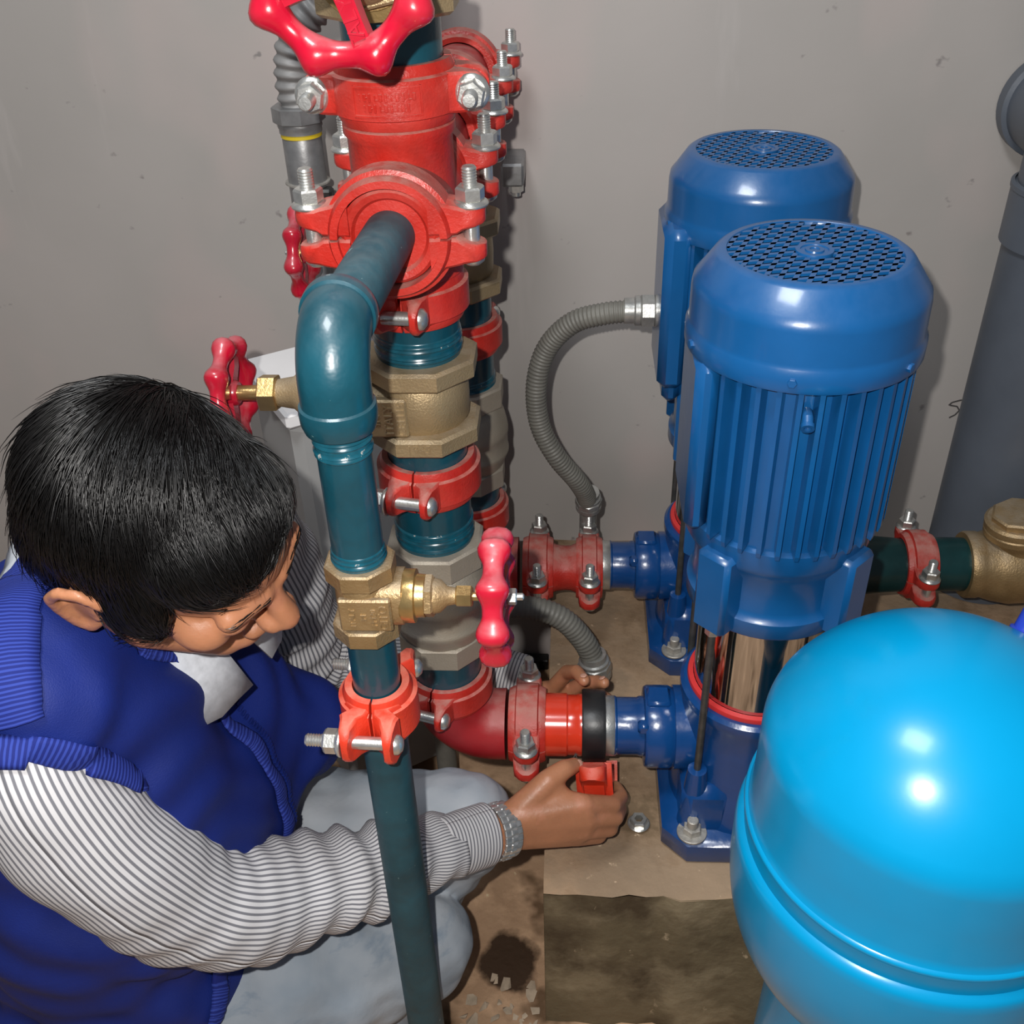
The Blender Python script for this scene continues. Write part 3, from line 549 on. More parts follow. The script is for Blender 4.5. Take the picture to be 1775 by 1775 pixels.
# ------------------------------------------------------------------ pumps
def pump(label, px, py, label_bolts, termbox=False):
    t = thing('vertical_multistage_pump', label, 'pump', (px, py, PZ), None, 'blue vertical pumps')
    z = lambda a: a-PZ
    # foot with bevelled outline
    B = MB(); pts = []
    for k, (h, zz) in enumerate(((0.098, 0.0), (0.100, 0.004), (0.100, 0.030), (0.094, 0.036))):
        pts.append([(h*sx*a, h*sy*b_, zz) for sx, sy, a, b_ in ((1, 1, 1, 0.72), (1, 1, 0.72, 1), (-1, 1, 0.72, 1), (-1, 1, 1, 0.72), (-1, -1, 1, 0.72), (-1, -1, 0.72, 1), (1, -1, 0.72, 1), (1, -1, 1, 0.72))])
    B.loft(pts); foot = part('base_plate', B, 'pumpcast', t, 40)
    B = MB(); B.lathe([(0.088, z(0.280)), (0.086, z(0.30)), (0.082, z(0.33)), (0.080, z(0.36)), (0.079, z(0.40)), (0.080, z(0.440)), (0.083, z(0.446)), (0.083, z(0.456)), (0.079, z(0.460)), (0.066, z(0.460))], (0, 0, 0), (0, 0, 1), 56)
    for sx in (-1, 1):
        for sy in (-1, 1):
            B.lathe([(0.020, z(0.27)), (0.017, z(0.30)), (0.0125, z(0.36)), (0.011, z(0.375)), (0, z(0.377))], (0.064*sx, 0.064*sy, 0), (0, 0, 1), 20)
            B.box((0.050*sx, 0.050*sy, z(0.315)), (0.06, 0.06, 0.075), 0.012)
    part('pump_chamber', B, 'pumpcast', t, 40)
    for sx in (-1, 1):      # suction and discharge ends
        B = MB(); B.lathe([(0.050, 0.050), (0.050, 0.088), (0.0470, 0.0885), (0.0475, 0.0895), (0.0495, 0.093), (0.0495, 0.119), (0.0475, 0.1225), (0.041, 0.1235)], (0, 0, z(SZ)), (sx, 0, 0), 48)
        B.box((0.107*sx, 0, z(SZ)+0.047), (0.028, 0.030, 0.012), 0.003); B.box((0.107*sx, 0, z(SZ)-0.047), (0.028, 0.030, 0.012), 0.003)
        B.box((0.125*sx, -0.030, z(SZ)+0.030), (0.014, 0.014, 0.014), 0.003)
        part('port_flange', B, 'pumpcast', t, 40)
        B = MB(); B.lathe([(0.036, 0.11), (0.036, 0.128), (0.0345, 0.131), (0.0345, 0.155), (0.036, 0.157), (0.036, 0.158)], (0, 0, z(SZ)), (sx, 0, 0), 40); part('spigot', B, 'pumpcast', t)
        B = MB(); B.lathe([(0.0355, 0.158), (0.0362, 0.159), (0.0362, 0.172), (0.034, 0.173)], (0, 0, z(SZ)), (sx, 0, 0), 40); part('bare_spigot_end', B, 'zinc', t)
    B = MB(); B.lathe([(0.069, z(0.458)), (0.0745, z(0.459)), (0.0755, z(0.4625)), (0.0745, z(0.466)), (0.069, z(0.467))], (0, 0, 0), (0, 0, 1), 56, cap=False); part('gasket_ring', B, 'seal', t)
    B = MB(); B.lathe([(0.0685, z(0.458)), (0.0685, z(0.605))], (0, 0, 0), (0, 0, 1), 64); part('stainless_sleeve', B, 'mirror', t)
    B0 = MB(); B0.cyl(0.0042, (0, 0, z(0.372)), (0, 0, z(0.612)), 12)
    rme = B0.mesh('tie_rod', MT['rod'])
    for sx in (-1, 1):
        for sy in (-1, 1):
            o = link('tie_rod', rme, t); o.location = (0.064*sx, 0.064*sy, 0)
    # motor bracket
    B = MB(); B.lathe([(0.07, z(0.592)), (0.084, z(0.592)), (0.086, z(0.595)), (0.086, z(0.612)), (0.082, z(0.616)), (0.080, z(0.622)), (0.080, z(0.660)), (0.090, z(0.676)), (0.094, z(0.684)), (0.094, z(0.704)), (0.09, z(0.706))], (0, 0, 0), (0, 0, 1), 56)
    for k in range(4):
        a = math.pi/4+k*math.pi/2; m = Matrix.Rotation(a, 3, 'Z')
        B.box(m @ Vector((0.087, 0, z(0.642))), (0.034, 0.040, 0.098), 0.005, m)
    part('motor_bracket', B, 'pump', t, 40)
    for k in range(4):
        a = math.pi/4+k*math.pi/2
        B = MB(); B.hexp(0.008, (0.064*math.sqrt(2)*math.cos(a), 0.064*math.sqrt(2)*math.sin(a), z(0.583)), (0.064*math.sqrt(2)*math.cos(a), 0.064*math.sqrt(2)*math.sin(a), z(0.594)), 6, 0.001); part('rod_nut', B, 'zinc', t, 30)
    # motor
    B = MB(); B.lathe([(0.088, z(0.700)), (0.0885, z(0.710)), (0.0885, z(0.890)), (0.086, z(0.892))], (0, 0, 0), (0, 0, 1), 64); motor = part('motor_housing', B, 'pump', t)
    B0 = MB(); B0.hull([(x_, y_*k, zz) for x_, k in ((0.086, 1.0), (0.1030, 0.62)) for y_ in (-0.0036, 0.0036) for zz in (z(0.712), z(0.888))]+[(0.1015, 0.002, z(0.706)), (0.1015, -0.002, z(0.706))])
    fme = B0.mesh('cooling_fin', MT['pump'], 0)
    nf = 36
    for k in range(nf):
        a = 2*math.pi*k/nf
        if math.cos(a-math.pi*1.0) > 0.80: continue
        o = link('cooling_fin', fme, t); o.rotation_euler = (0, 0, a)
    # smooth terminal-box side
    B = MB()
    if termbox:
        B.box((-0.094, -0.010, z(0.800)), (0.034, 0.120, 0.200), 0.010)
        B.box((-0.092, -0.010, z(0.700)), (0.022, 0.09, 0.05), 0.008)
    else:
        B.box((-0.090, 0.0, z(0.797)), (0.022, 0.112, 0.182), 0.008)
    part('terminal_box', B, 'pump', t, 40)
    # fan cover
    B = MB(); B.lathe([(0.103, z(0.884)), (0.1062, z(0.885)), (0.1072, z(0.888)), (0.1072, z(0.903)), (0.1054, z(0.906)), (0.1046, z(0.910)), (0.1042, z(0.938)), (0.1030, z(0.945)), (0.0990, z(0.950)), (0.0860, z(0.9685)), (0.0815, z(0.9715)), (0.0760, z(0.9715)), (0.0745, z(0.9695)), (0.0745, z(0.965))], (0, 0, 0), (0, 0, 1), 72, cap=False)
    fc = part('fan_cover', B, 'pump', t, 50)
    B = MB(); B.lathe([(0.0765, z(0.938)), (0, z(0.938))], (0, 0, 0), (0, 0, 1), 48, cap=False); part('fan_shadow_disc', B, 'inside', fc); fc.children[-1].name = 'fan_shade_disc'  # near-black disc paints the shade inside the cover under the grille
    B = MB(); Rg = 0.0755
    for d0, sh in ((12, 0.0), (68, 0.0)):
        a = math.radians(d0); d = Vector((math.cos(a), math.sin(a), 0)); n_ = Vector((-d.y, d.x, 0))
        for k in range(-6, 7):
            off = k*0.0118+0.002
            if abs(off) >= Rg*0.98: continue
            L_ = math.sqrt(Rg*Rg-off*off); m = Matrix((d, n_, Vector((0, 0, 1)))).transposed()
            B.box(n_*off+Vector((0, 0, z(0.9695))), (2*L_, 0.0044, 0.0024), 0.0, m)
    B.lathe([(0.0, z(0.9715)), (0.004, z(0.9715)), (0.0045, z(0.9725)), (0.008, z(0.9725)), (0.0085, z(0.9712)), (0.012, z(0.9712)), (0.0125, z(0.9722)), (0.0165, z(0.9722)), (0.017, z(0.9702)), (0.017, z(0.967)), (0, z(0.967))], (0, 0, 0), (0, 0, 1), 40, cap=False)
    gl = part('fan_grille', B, 'pump', fc, 20)
    for k in range(6):
        a = math.radians(255+60*k); d = Vector((math.cos(a), math.sin(a), 0))
        B = MB(); B.hexp(0.0042, d*0.1062+Vector((0, 0, z(0.8955))), d*0.1100+Vector((0, 0, z(0.8955))), 6, 0.0005); part('cover_screw', B, 'pump', fc, 30)
    # grease nipple tube between fins
    B = MB(); d = Vector((-0.10, -0.995, 0)).normalized(); q = d*0.093+Vector((0, 0, z(0.862)))
    B.tube([q, q+d*0.012, q+d*0.017+Vector((0, 0, -0.006))], 0.0048, 14); B.lathe([(0.0048, 0), (0.0060, 0.001), (0.0060, 0.005), (0.0035, 0.005), (0.0035, 0.002), (0, 0.002)], q+d*0.015+Vector((0, 0, -0.004)), d+Vector((0, 0, -0.5)), 16); part('drain_spout', B, 'pump', t, 40)
    # foot bolts
    for i, (sx, sy) in enumerate(((-1, -1), (1, -1), (-1, 1), (1, 1))):
        x, y = 0.066*sx, 0.084*sy
        B = MB(); B.lathe([(0.0175, 0.036), (0.0178, 0.0365), (0.0178, 0.0385), (0.0172, 0.039), (0.005, 0.039)], (x, y, 0), (0, 0, 1), 28); wq = part('foot_washer', B, 'zincdull', foot)
        B = MB(); B.hexp(0.0112, (x, y, 0.039), (x, y, 0.0485), 6, 0.0012, 0.35); B.cyl(0.0068, (x, y, 0.048), (x, y, 0.060), 16, 0.001); part('anchor_bolt', B, 'zincdull', foot, 30)
    return t
PX = 0.2115
pump('front blue vertical pump with ribbed motor and round fan grille', PX, RY, 0)
pump('rear blue vertical pump beside the wall, grey conduit entering its box', PX+0.004, R2Y+0.005, 0, True)

# outlet line right of the rear pump
B = MB(); B.lathe([(0.0365, 0.0), (0.0365, 0.030), (0.042, 0.06), (0.0435, 0.075), (0.0385, 0.135), (0.0375, 0.16)], (0, 0, 0), (1, 0, 0), 44)
o = part('tapered_reducer', B, 'tealdark'); o.location = (0.335, R2Y, SZ+0.008); tag(o, 'dark green tapered pipe leaving the rear pump to the right', 'pipe reducer')
pipe('pipe_nipple', 'dark green nipple between red coupling and brass check valve at right', (0.492, R2Y, SZ+0.010), (0.572, R2Y, SZ+0.010), 0.0385, 'tealdark')
t = thing('swing_check_valve', 'dull brass swing check valve at the right edge', 'valve', (0.62, R2Y, SZ+0.010))
B = MB(); B.lathe([(0.030, -0.062), (0.046, -0.062), (0.048, -0.059), (0.048, -0.045), (0.0465, -0.040), (0.052, -0.022), (0.056, 0.0), (0.054, 0.03), (0.047, 0.045), (0.047, 0.062), (0.03, 0.062)], (0, 0, 0), (1, 0, 0), 44)
B.cyl(0.040, (0.012, 0, 0.02), (0.004, 0, 0.066), 40); part('valve_body', B, 'bronzedk', t, 40)
B = MB(); B.lathe([(0.041, 0.056), (0.044, 0.058), (0.044, 0.066), (0.0425, 0.068), (0.044, 0.070), (0.044, 0.078), (0.040, 0.081)], (0.008, 0, 0), (-0.12, 0, 1), 40); B.hexp(0.038, Vector((0.0, 0, 0.079)), Vector((-0.002, 0, 0.091)), 8, 0.003); part('screw_cap', B, 'bronzedk', t, 30)
pipe('outlet_pipe', 'dark green outlet pipe beyond the brass check valve', (0.675, R2Y, SZ+0.010), (0.95, R2Y, SZ+0.010), 0.0385, 'tealdark')

# ------------------------------------------------------------------ pressure tank
TX, TY = 0.290, 0.568
t = thing('pressure_tank', 'bright cyan blue steel pressure tank in the right foreground', 'tank', (TX, TY, FLOOR))
zz = lambda a: a-FLOOR
prof = [(0.1405, 0.600), (0.1385, 0.604), (0.1375, 0.610), (0.1370, 0.640), (0.1370, 0.680)]
kn, hc_, rU = 0.050, 0.050, 0.137            # knuckle radius and crown of the dished end
al = 2*math.atan(hc_/(rU-kn))
for i in range(1, 17):
    a = (math.pi/2-al)*i/16; prof.append((rU-kn+kn*math.cos(a), 0.680+kn*math.sin(a)))
r1, z1 = prof[-1]; Rc = r1/math.sin(al)
for i in range(1, 21):
    x_ = r1*(1-i/20); prof.append((x_, z1+math.sqrt(Rc*Rc-x_*x_)-Rc*math.cos(al)))
B = MB(); B.lathe([(r, zz(q)) for r, q in prof], (0, 0, 0), (0, 0, 1), 96, cap=False); part('upper_shell', B, 'tank', t, 60)
B = MB(); B.lathe([(r, zz(q)) for r, q in [(0.1385, 0.602), (0.1420, 0.6005), (0.1428, 0.598), (0.1415, 0.5955), (0.1410, 0.594), (0.1410, 0.580), (0.1405, 0.576)]], (0, 0, 0), (0, 0, 1), 96, cap=False); part('seam_band', B, 'tank', t, 60)
pr = [(0.138, 0.579), (0.1410, 0.5765), (0.1452, 0.5745), (0.1472, 0.569), (0.1478, 0.562), (0.1478, 0.535)]
for i in range(1, 22):
    a = math.pi/2*i/21; pr.append((0.1478*max(0, math.cos(a))**(2/2.2), 0.535-0.175*math.sin(a)**(2/2.2)))
pr[-1] = (0, 0.36)
B = MB(); B.lathe([(r, zz(q)) for r, q in pr], (0, 0, 0), (0, 0, 1), 96, cap=False); part('lower_shell', B, 'tank', t, 60)
B = MB(); B.lathe([(0.096, 0.0), (0.100, 0.0), (0.098, 0.20), (0.094, 0.44), (0.090, 0.44), (0.094, 0.20), (0.096, 0.0)], (0, 0, 0), (0, 0, 1), 64, cap=False); part('skirt', B, 'tank', t, 60)
B = MB(); a = Vector((0.078, 0.078, zz(0.738))); B.lathe([(0.0, 0.018), (0.007, 0.018), (0.009, 0.016), (0.0095, 0.0), (0.012, -0.001), (0.012, -0.012)], a, (0.3, 0.25, 0.9), 24, cap=False); part('valve_cap', B, 'bluecap', t)

# ------------------------------------------------------------------ grey wall pipe
t = thing('drain_pipe', 'thick dark grey vertical plastic pipe standing at the wall on the right', 'pipe', (0.652, 1.345, PZ))
B = MB(); r0 = 0.079; B.lathe([(r0, 0.0), (r0, 0.55), (r0+0.001, 0.5505), (r0+0.006, 0.552), (r0+0.006, 0.625), (r0+0.002, 0.627), (r0, 0.629), (r0, 2.07)], (0, 0, 0), (0, 0, 1), 64); part('pipe_wall', B, 'pvc', t)
B = MB(); B.lathe([(r0+0.004, 0.620), (r0+0.0075, 0.622), (r0+0.0075, 0.628), (r0+0.003, 0.630)], (0, 0, 0), (0, 0, 1), 64, cap=False); part('socket_rim', B, 'pvc', t)
B = MB(); B.lathe([(0.060, -0.02), (0.060, 0.060), (0.066, 0.062), (0.066, 0.082)], (-0.035, 0, 0.71), (0, 1, 0), 44); part('wall_branch', B, 'pvc', t)

# ------------------------------------------------------------------ conduits
def flex(name, label, pts, r, mt, pitch, amp, cat='conduit'):
    path = resample(smooth_path(pts, 16), pitch/4); t = thing(name, label, cat, pts[-1]); L = Vector(pts[-1])
    rad = [r+amp*(0.5+0.5*math.cos(2*math.pi*i/4)) for i in range(len(path))]
    B = MB(); B.tube([p-L for p in path], rad, 18); part('hose', B, mt, t, 80); return t
def gland(t, c, axis, r, h, mt='fitting', hexn=8):
    B = MB(); a = Vector(axis).normalized(); c = Vector(c)-t.matrix_world.translation
    B.hexp(r*1.28, c-a*h*0.1, c+a*h*0.42, hexn, 0.002); B.lathe([(r*1.05, h*0.40), (r*1.15, h*0.44), (r*1.15, h*0.6), (r*0.98, h*0.66), (r*0.98, h)], c, a, 28); B.lathe([(r*1.18, -h*0.45), (r*1.22, -h*0.42), (r*1.22, -h*0.1), (r, -h*0.08)], c, a, 28)
    part('connector', B, mt, t, 35)
t = flex('flexible_conduit', 'grey ribbed conduit arching from the rear pump box to the plinth', [(0.080, 1.175, 0.785), (0.040, 1.18, 0.779), (0.000, 1.19, 0.762), (-0.032, 1.20, 0.722), (-0.046, 1.20, 0.670), (-0.042, 1.20, 0.610), (-0.020, 1.20, 0.560), (0.008, 1.21, 0.515), (0.022, 1.23, 0.475), (0.026, 1.26, 0.43)], 0.0125, 'flex', 0.0052, 0.0018)
gland(t, (0.098, 1.175, 0.785), (-1, 0, 0), 0.0160, 0.034); gland(t, (0.0260, 1.247, 0.452), (0, -0.3, 1), 0.0155, 0.024)
B = MB(); L = t.matrix_world.translation; B.cyl(0.013, Vector((0.026, 1.262, 0.25))-L, Vector((0.026, 1.262, 0.44))-L, 20); part('conduit_stub', B, 'fitting', t)
t = flex('flexible_conduit', 'grey ribbed conduit curving behind the small red handwheel to the plinth', [(-0.185, 1.07, 0.30), (-0.16, 1.065, 0.36), (-0.110, 1.06, 0.402), (-0.060, 1.06, 0.408), (-0.015, 1.06, 0.392), (0.018, 1.06, 0.350), (0.033, 1.06, 0.312)], 0.0150, 'flex', 0.0062, 0.0014)
gland(t, (0.0345, 1.06, 0.297), (-0.1, 0, 1), 0.0185, 0.028)
B = MB(); L = t.matrix_world.translation; B.cyl(0.0155, Vector((0.035, 1.06, 0.25))-L, Vector((0.0345, 1.06, 0.292))-L, 20); part('conduit_stub', B, 'steel', t)
B = MB(); B.tube([Vector(p)-L for p in ((-0.185, 1.07, 0.305), (-0.19, 1.075, 0.2), (-0.19, 1.08, FLOOR))], 0.0155, 18); part('rigid_leg', B, 'flex', t)

# steel conduit riser with flexible hose at the wall, left
t = thing('steel_conduit', 'steel conduit with yellow band and ribbed hose on the wall behind the tee', 'conduit', (-0.337, 1.30, 0.705))
cz = 0.705
B = MB(); B.cyl(0.0185, (-0.001, 0, 0.0), (-0.001, 0, 0.17), 32); part('lower_pipe', B, 'steel', t)
B = MB(); B.lathe([(0.0185, 0.165), (0.0235, 0.168), (0.0245, 0.170), (0.0245, 0.262), (0.0235, 0.264)], (0, 0, 0), (0, 0, 1), 36); part('conduit_sleeve', B, 'steel', t)
B = MB(); B.lathe([(0.0245, 0.204), (0.0285, 0.2045), (0.0285, 0.2065), (0.0245, 0.207)], (0, 0, 0), (0, 0, 1), 36); part('retaining_clip', B, 'zincdull', t)
B = MB(); B.box((0.026, -0.012, 0.19), (0.014, 0.02, 0.02), 0.003); part('clip_screw', B, 'rod', t)
B = MB(); B.lathe([(0.0246, 0.2615), (0.0255, 0.262), (0.0255, 0.267), (0.0246, 0.2675)], (0, 0, 0), (0, 0, 1), 36); part('yellow_band', B, 'yellow', t)
B = MB(); B.lathe([(0.0265, 0.267), (0.0265, 0.272), (0.0275, 0.274), (0.0275, 0.279), (0.0265, 0.281)], (0, 0, 0), (0, 0, 1), 36); B.hexp(0.0325, (0, 0, 0.279), (0, 0, 0.299), 8, 0.002, 0.3); part('connector', B, 'steel', t, 35)
path = resample(smooth_path([(0.0, 0, 0.295), (-0.001, 0.0, 0.33), (0.006, 0.0, 0.365), (0.024, 0.0, 0.395), (0.055, 0.004, 0.42), (0.10, 0.01, 0.45), (0.13, 0.02, 0.50), (0.14, 0.03, 0.60), (0.14, 0.03, 0.9)], 16), 0.0022)
rad = [0.0185+0.0042*(0.5+0.5*math.cos(2*math.pi*i/6)) for i in range(len(path))]
B = MB(); B.tube(path, rad, 20); part('ribbed_hose', B, 'flexsteel', t, 80)

# square bracket fixing the header to the wall
t = thing('wall_bracket', 'square grey steel bracket end on the wall beside the header', 'bracket', (-0.079, 1.43, 0.897))
B = MB(); B.box((0, -0.038, 0.0), (0.030, 0.076, 0.030), 0.003); part('square_tube', B, 'steel', t, 30)
B = MB(); B.hexp(0.010, (0.004, -0.062, -0.024), (0.004, -0.062, -0.014), 6); B.cyl(0.006, (0.004, -0.062, -0.030), (0.004, -0.062, -0.022), 14); part('fixing_bolt', B, 'zinc', t, 30)

# box with white lid behind the pipes
mr = Matrix.Rotation(math.radians(33), 3, 'Z')
t = thing('storage_box', 'light grey box with white lid behind the risers', 'box', (-0.318, 1.190, FLOOR+0.025), mr)
B = MB(); B.box((0, 0, 0.342), (0.165, 0.165, 0.684), 0.012); part('box_body', B, 'greybox', t, 30)
B = MB(); B.box((0, 0, 0.694), (0.180, 0.180, 0.022), 0.004); part('lid', B, 'whitebox', t, 30)
B = MB(); B.box((0.045, 0.055, 0.7095), (0.05, 0.06, 0.009), 0.001); part('blue_label', B, 'bluecap', t, 30)

# loose nut and mortar crumbs on the plinth
t = thing('loose_nut', 'single zinc nut lying on the plinth near the hand', 'nut', (0.086, 0.832, PZ+0.002))
B = MB(); B.lathe([(0.0055, 0.0), (0.0105, 0.0), (0.0112, 0.001), (0.0112, 0.008), (0.0100, 0.0095), (0.0055, 0.0095), (0.0052, 0.008), (0.0052, 0.001), (0.0055, 0.0)], (0, 0, 0), (0, 0, 1), 6, cap=False); part('hex_body', B, 'zinc', t, 25)
B = MB(); B.lathe([(0.0060, 0.0), (0.0138, 0.0), (0.0140, 0.0010), (0.0125, 0.0022), (0.0060, 0.0022)], (0, 0, 0), (0, 0, 1), 24, cap=False); part('nut_flange', B, 'zinc', t, 30)
B = MB()
for k in range(30):
    if k < 30: x, y, zc, s = -0.045-0.10*random.random()**1.5, 0.70+0.09*random.random(), FLOOR, 0.004+0.008*random.random()
    else: x, y, zc, s = 0.0+0.12*random.random(), 0.75+0.1*random.random(), PZ, 0.002+0.003*random.random()
    B.hull([Vector((x, y, zc))+Vector((random.uniform(-1, 1), random.uniform(-1, 1), random.uniform(0, 0.7)))*s for _ in range(9)])
o = single('mortar_crumbs', B, 'pebble', 'pale mortar crumbs scattered on the floor beside the plinth', 'rubble', (-0.08, 0.74, FLOOR)); o['kind'] = 'stuff'
# ------------------------------------------------------------------ worker
from mathutils.bvhtree import BVHTree
V3 = Vector
def rings_sphere(c, r, n=10, m=6):
    c = V3(c); out = [c+V3((0, 0, r)), c-V3((0, 0, r))]
    for i in range(1, m):
        a = math.pi*i/m
        for k in range(n):
            b_ = 2*math.pi*k/n; out.append(c+V3((math.sin(a)*math.cos(b_), math.sin(a)*math.sin(b_), math.cos(a)))*r)
    return out
def chain(mb, pts, rad, n=12):
    for i in range(len(pts)-1): mb.hull(rings_sphere(pts[i], rad[i], n, 8)+rings_sphere(pts[i+1], rad[i+1], n, 8))
def blob(mb, c, r, m=None):
    c = V3(c); pts = []
    for p in rings_sphere((0, 0, 0), 1.0, 20, 12):
        q = V3((p.x*r[0], p.y*r[1], p.z*r[2])); pts.append((m @ q if m is not None else q)+c)
    mb.hull(pts)
def voxel(mb, size, smooth=4, fac=0.5, keep=None):
    me = bpy.data.meshes.new('tmp'); me.from_pydata([tuple(v) for v in mb.v], [], mb.f); me.update()
    ob = bpy.data.objects.new('tmp', me); COL.objects.link(ob)
    md = ob.modifiers.new('r', 'REMESH'); md.mode = 'VOXEL'; md.voxel_size = size; md.adaptivity = 0.0
    if smooth: ms = ob.modifiers.new('s', 'SMOOTH'); ms.factor = fac; ms.iterations = smooth
    dg = bpy.context.evaluated_depsgraph_get(); out = bpy.data.meshes.new_from_object(ob.evaluated_get(dg))
    bpy.data.objects.remove(ob); bpy.data.meshes.remove(me); return out
def arr(me):
    a = np.empty(len(me.vertices)*3); me.vertices.foreach_get('co', a); return a.reshape(-1, 3)
def nrm(me):
    a = np.empty(len(me.vertices)*3); me.vertices.foreach_get('normal', a); return a.reshape(-1, 3)
def setco(me, a): me.vertices.foreach_set('co', a.ravel()); me.update()
def bvh(me): return BVHTree.FromPolygons([v.co.copy() for v in me.vertices], [tuple(p.vertices) for p in me.polygons])
def put(name, me, mt, parent, label=None):
    a = arr(me)-np.array(parent.matrix_world.translation); setco(me, a)
    me.polygons.foreach_set('use_smooth', [True]*len(me.polygons)); me.materials.clear(); me.materials.append(mt)
    o = link(name, me, parent)
    if label: o['label'] = label
    return o
MT['skin'] = mat('brown_skin', (0.43, 0.185, 0.095), 0.42, var=0.16, vscale=22, bump=0.16, bscale=260, spots=((0.52, 0.22, 0.13), 30.0, 0.55, 0.2))
MT['skin'].node_tree.nodes['Principled BSDF'].inputs['Subsurface Weight'].default_value = 0.10
MT['skin'].node_tree.nodes['Principled BSDF'].inputs['Subsurface Radius'].default_value = (0.008, 0.003, 0.0015)
MT['hair'] = mat('black_hair', (0.0028, 0.0024, 0.0024), 0.40, spec=0.42)
MT['scalp'] = mat('scalp_under_hair', (0.003, 0.0027, 0.0027), 0.9, spec=0.1)
MT['nail'] = mat('finger_nail', (0.55, 0.30, 0.22), 0.3)
MT['vest'] = mat('royal_blue_vest_cloth', (0.006, 0.018, 0.155), 0.62, var=0.22, vscale=9, bump=0.25, bscale=900, spec=0.3)
MT['collar'] = mat('white_collar_cloth', (0.60, 0.63, 0.68), 0.7, var=0.15, vscale=120)
MT['shoe'] = mat('black_shoe', (0.015, 0.014, 0.013), 0.5)
def ribbed(name, col, col2, scale):
    m = bpy.data.materials.new(name); m.use_nodes = True; N = m.node_tree.nodes; L = m.node_tree.links; b_ = N['Principled BSDF']; b_.inputs['Roughness'].default_value = 0.75
    b_.inputs['Specular IOR Level'].default_value = 0.2
    uv = N.new('ShaderNodeUVMap'); sp = N.new('ShaderNodeSeparateXYZ'); L.new(uv.outputs[0], sp.inputs[0])
    q = N.new('ShaderNodeMath'); q.operation = 'MULTIPLY'; q.inputs[1].default_value = scale*2*math.pi; L.new(sp.outputs[0], q.inputs[0])
    s = N.new('ShaderNodeMath'); s.operation = 'SINE'; L.new(q.outputs[0], s.inputs[0])
    r = N.new('ShaderNodeMapRange'); r.inputs[1].default_value = -0.25; r.inputs[2].default_value = 0.35; L.new(s.outputs[0], r.inputs[0])
    x = N.new('ShaderNodeMix'); x.data_type = 'RGBA'; L.new(r.outputs[0], x.inputs[0]); x.inputs[6].default_value = (*col2, 1); x.inputs[7].default_value = (*col, 1); L.new(x.outputs[2], b_.inputs['Base Color'])
    bp = N.new('ShaderNodeBump'); bp.inputs['Strength'].default_value = 0.35; bp.inputs['Distance'].default_value = 0.0015; L.new(r.outputs[0], bp.inputs['Height']); L.new(bp.outputs[0], b_.inputs['Normal'])
    return m
MT['rib'] = ribbed('ribbed_blue_knit', (0.030, 0.055, 0.31), (0.011, 0.020, 0.16), 1.0)
MT['stripe'] = ribbed('striped_shirt_cloth', (0.58, 0.57, 0.58), (0.17, 0.17, 0.19), 1.0)
MT['stripe'].node_tree.nodes['Bump'].inputs['Strength'].default_value = 0.0
for n_ in MT['stripe'].node_tree.nodes:
    if n_.type == 'MAP_RANGE': n_.inputs[1].default_value = -0.55; n_.inputs[2].default_value = -0.05
def jeans_mat():
    m = surf('faded_denim', [((0.37, 0.40, 0.435), (9, 9, 9), 0.35, 0.7, 4), ((0.15, 0.21, 0.28), (16, 16, 60), 0.56, 0.78, 5), ((0.48, 0.50, 0.53), (5, 5, 5), 0.55, 0.8, 3)], rough=0.85, bump=0.35, bscale=45, base=(0.26, 0.305, 0.355), spec=0.15)
    return m
MT['jeans'] = jeans_mat()

person = thing('person', 'crouching worker in blue vest, striped shirt and jeans fitting a pipe coupling', 'person', (-0.42, 0.67, FLOOR))
cr, cu_, cf_ = _r2, _u2, _f
def camv(a): return cr*a[0]-cu_*a[1]+cf_*a[2]
# head frame, read once from the pose: forward, left, up
Hf = camv((0.847, 0.523, 0.097)).normalized(); Hu = camv((0.353, -0.415, -0.836)); Hu = (Hu-Hf*Hu.dot(Hf)).normalized(); Hl = Hu.cross(Hf)
HM = Matrix((Hf, Hl, Hu)).transposed()
HC = V3((-0.3019, 0.6054, 0.8676))
hp = lambda x, y, z: HM @ V3((x, y, z)) + HC
SR, SL = V3((-0.415, 0.590, 0.725)), V3((-0.350, 0.850, 0.690))
ELR, WR = V3((-0.322, 0.556, 0.462)), V3((-0.069, 0.745, 0.349))
ELL, WL = V3((-0.345, 0.960, 0.395)), V3((-0.060, 0.972, 0.330))
NB = V3((-0.395, 0.688, 0.735))

PL0 = person.matrix_world.translation.copy()
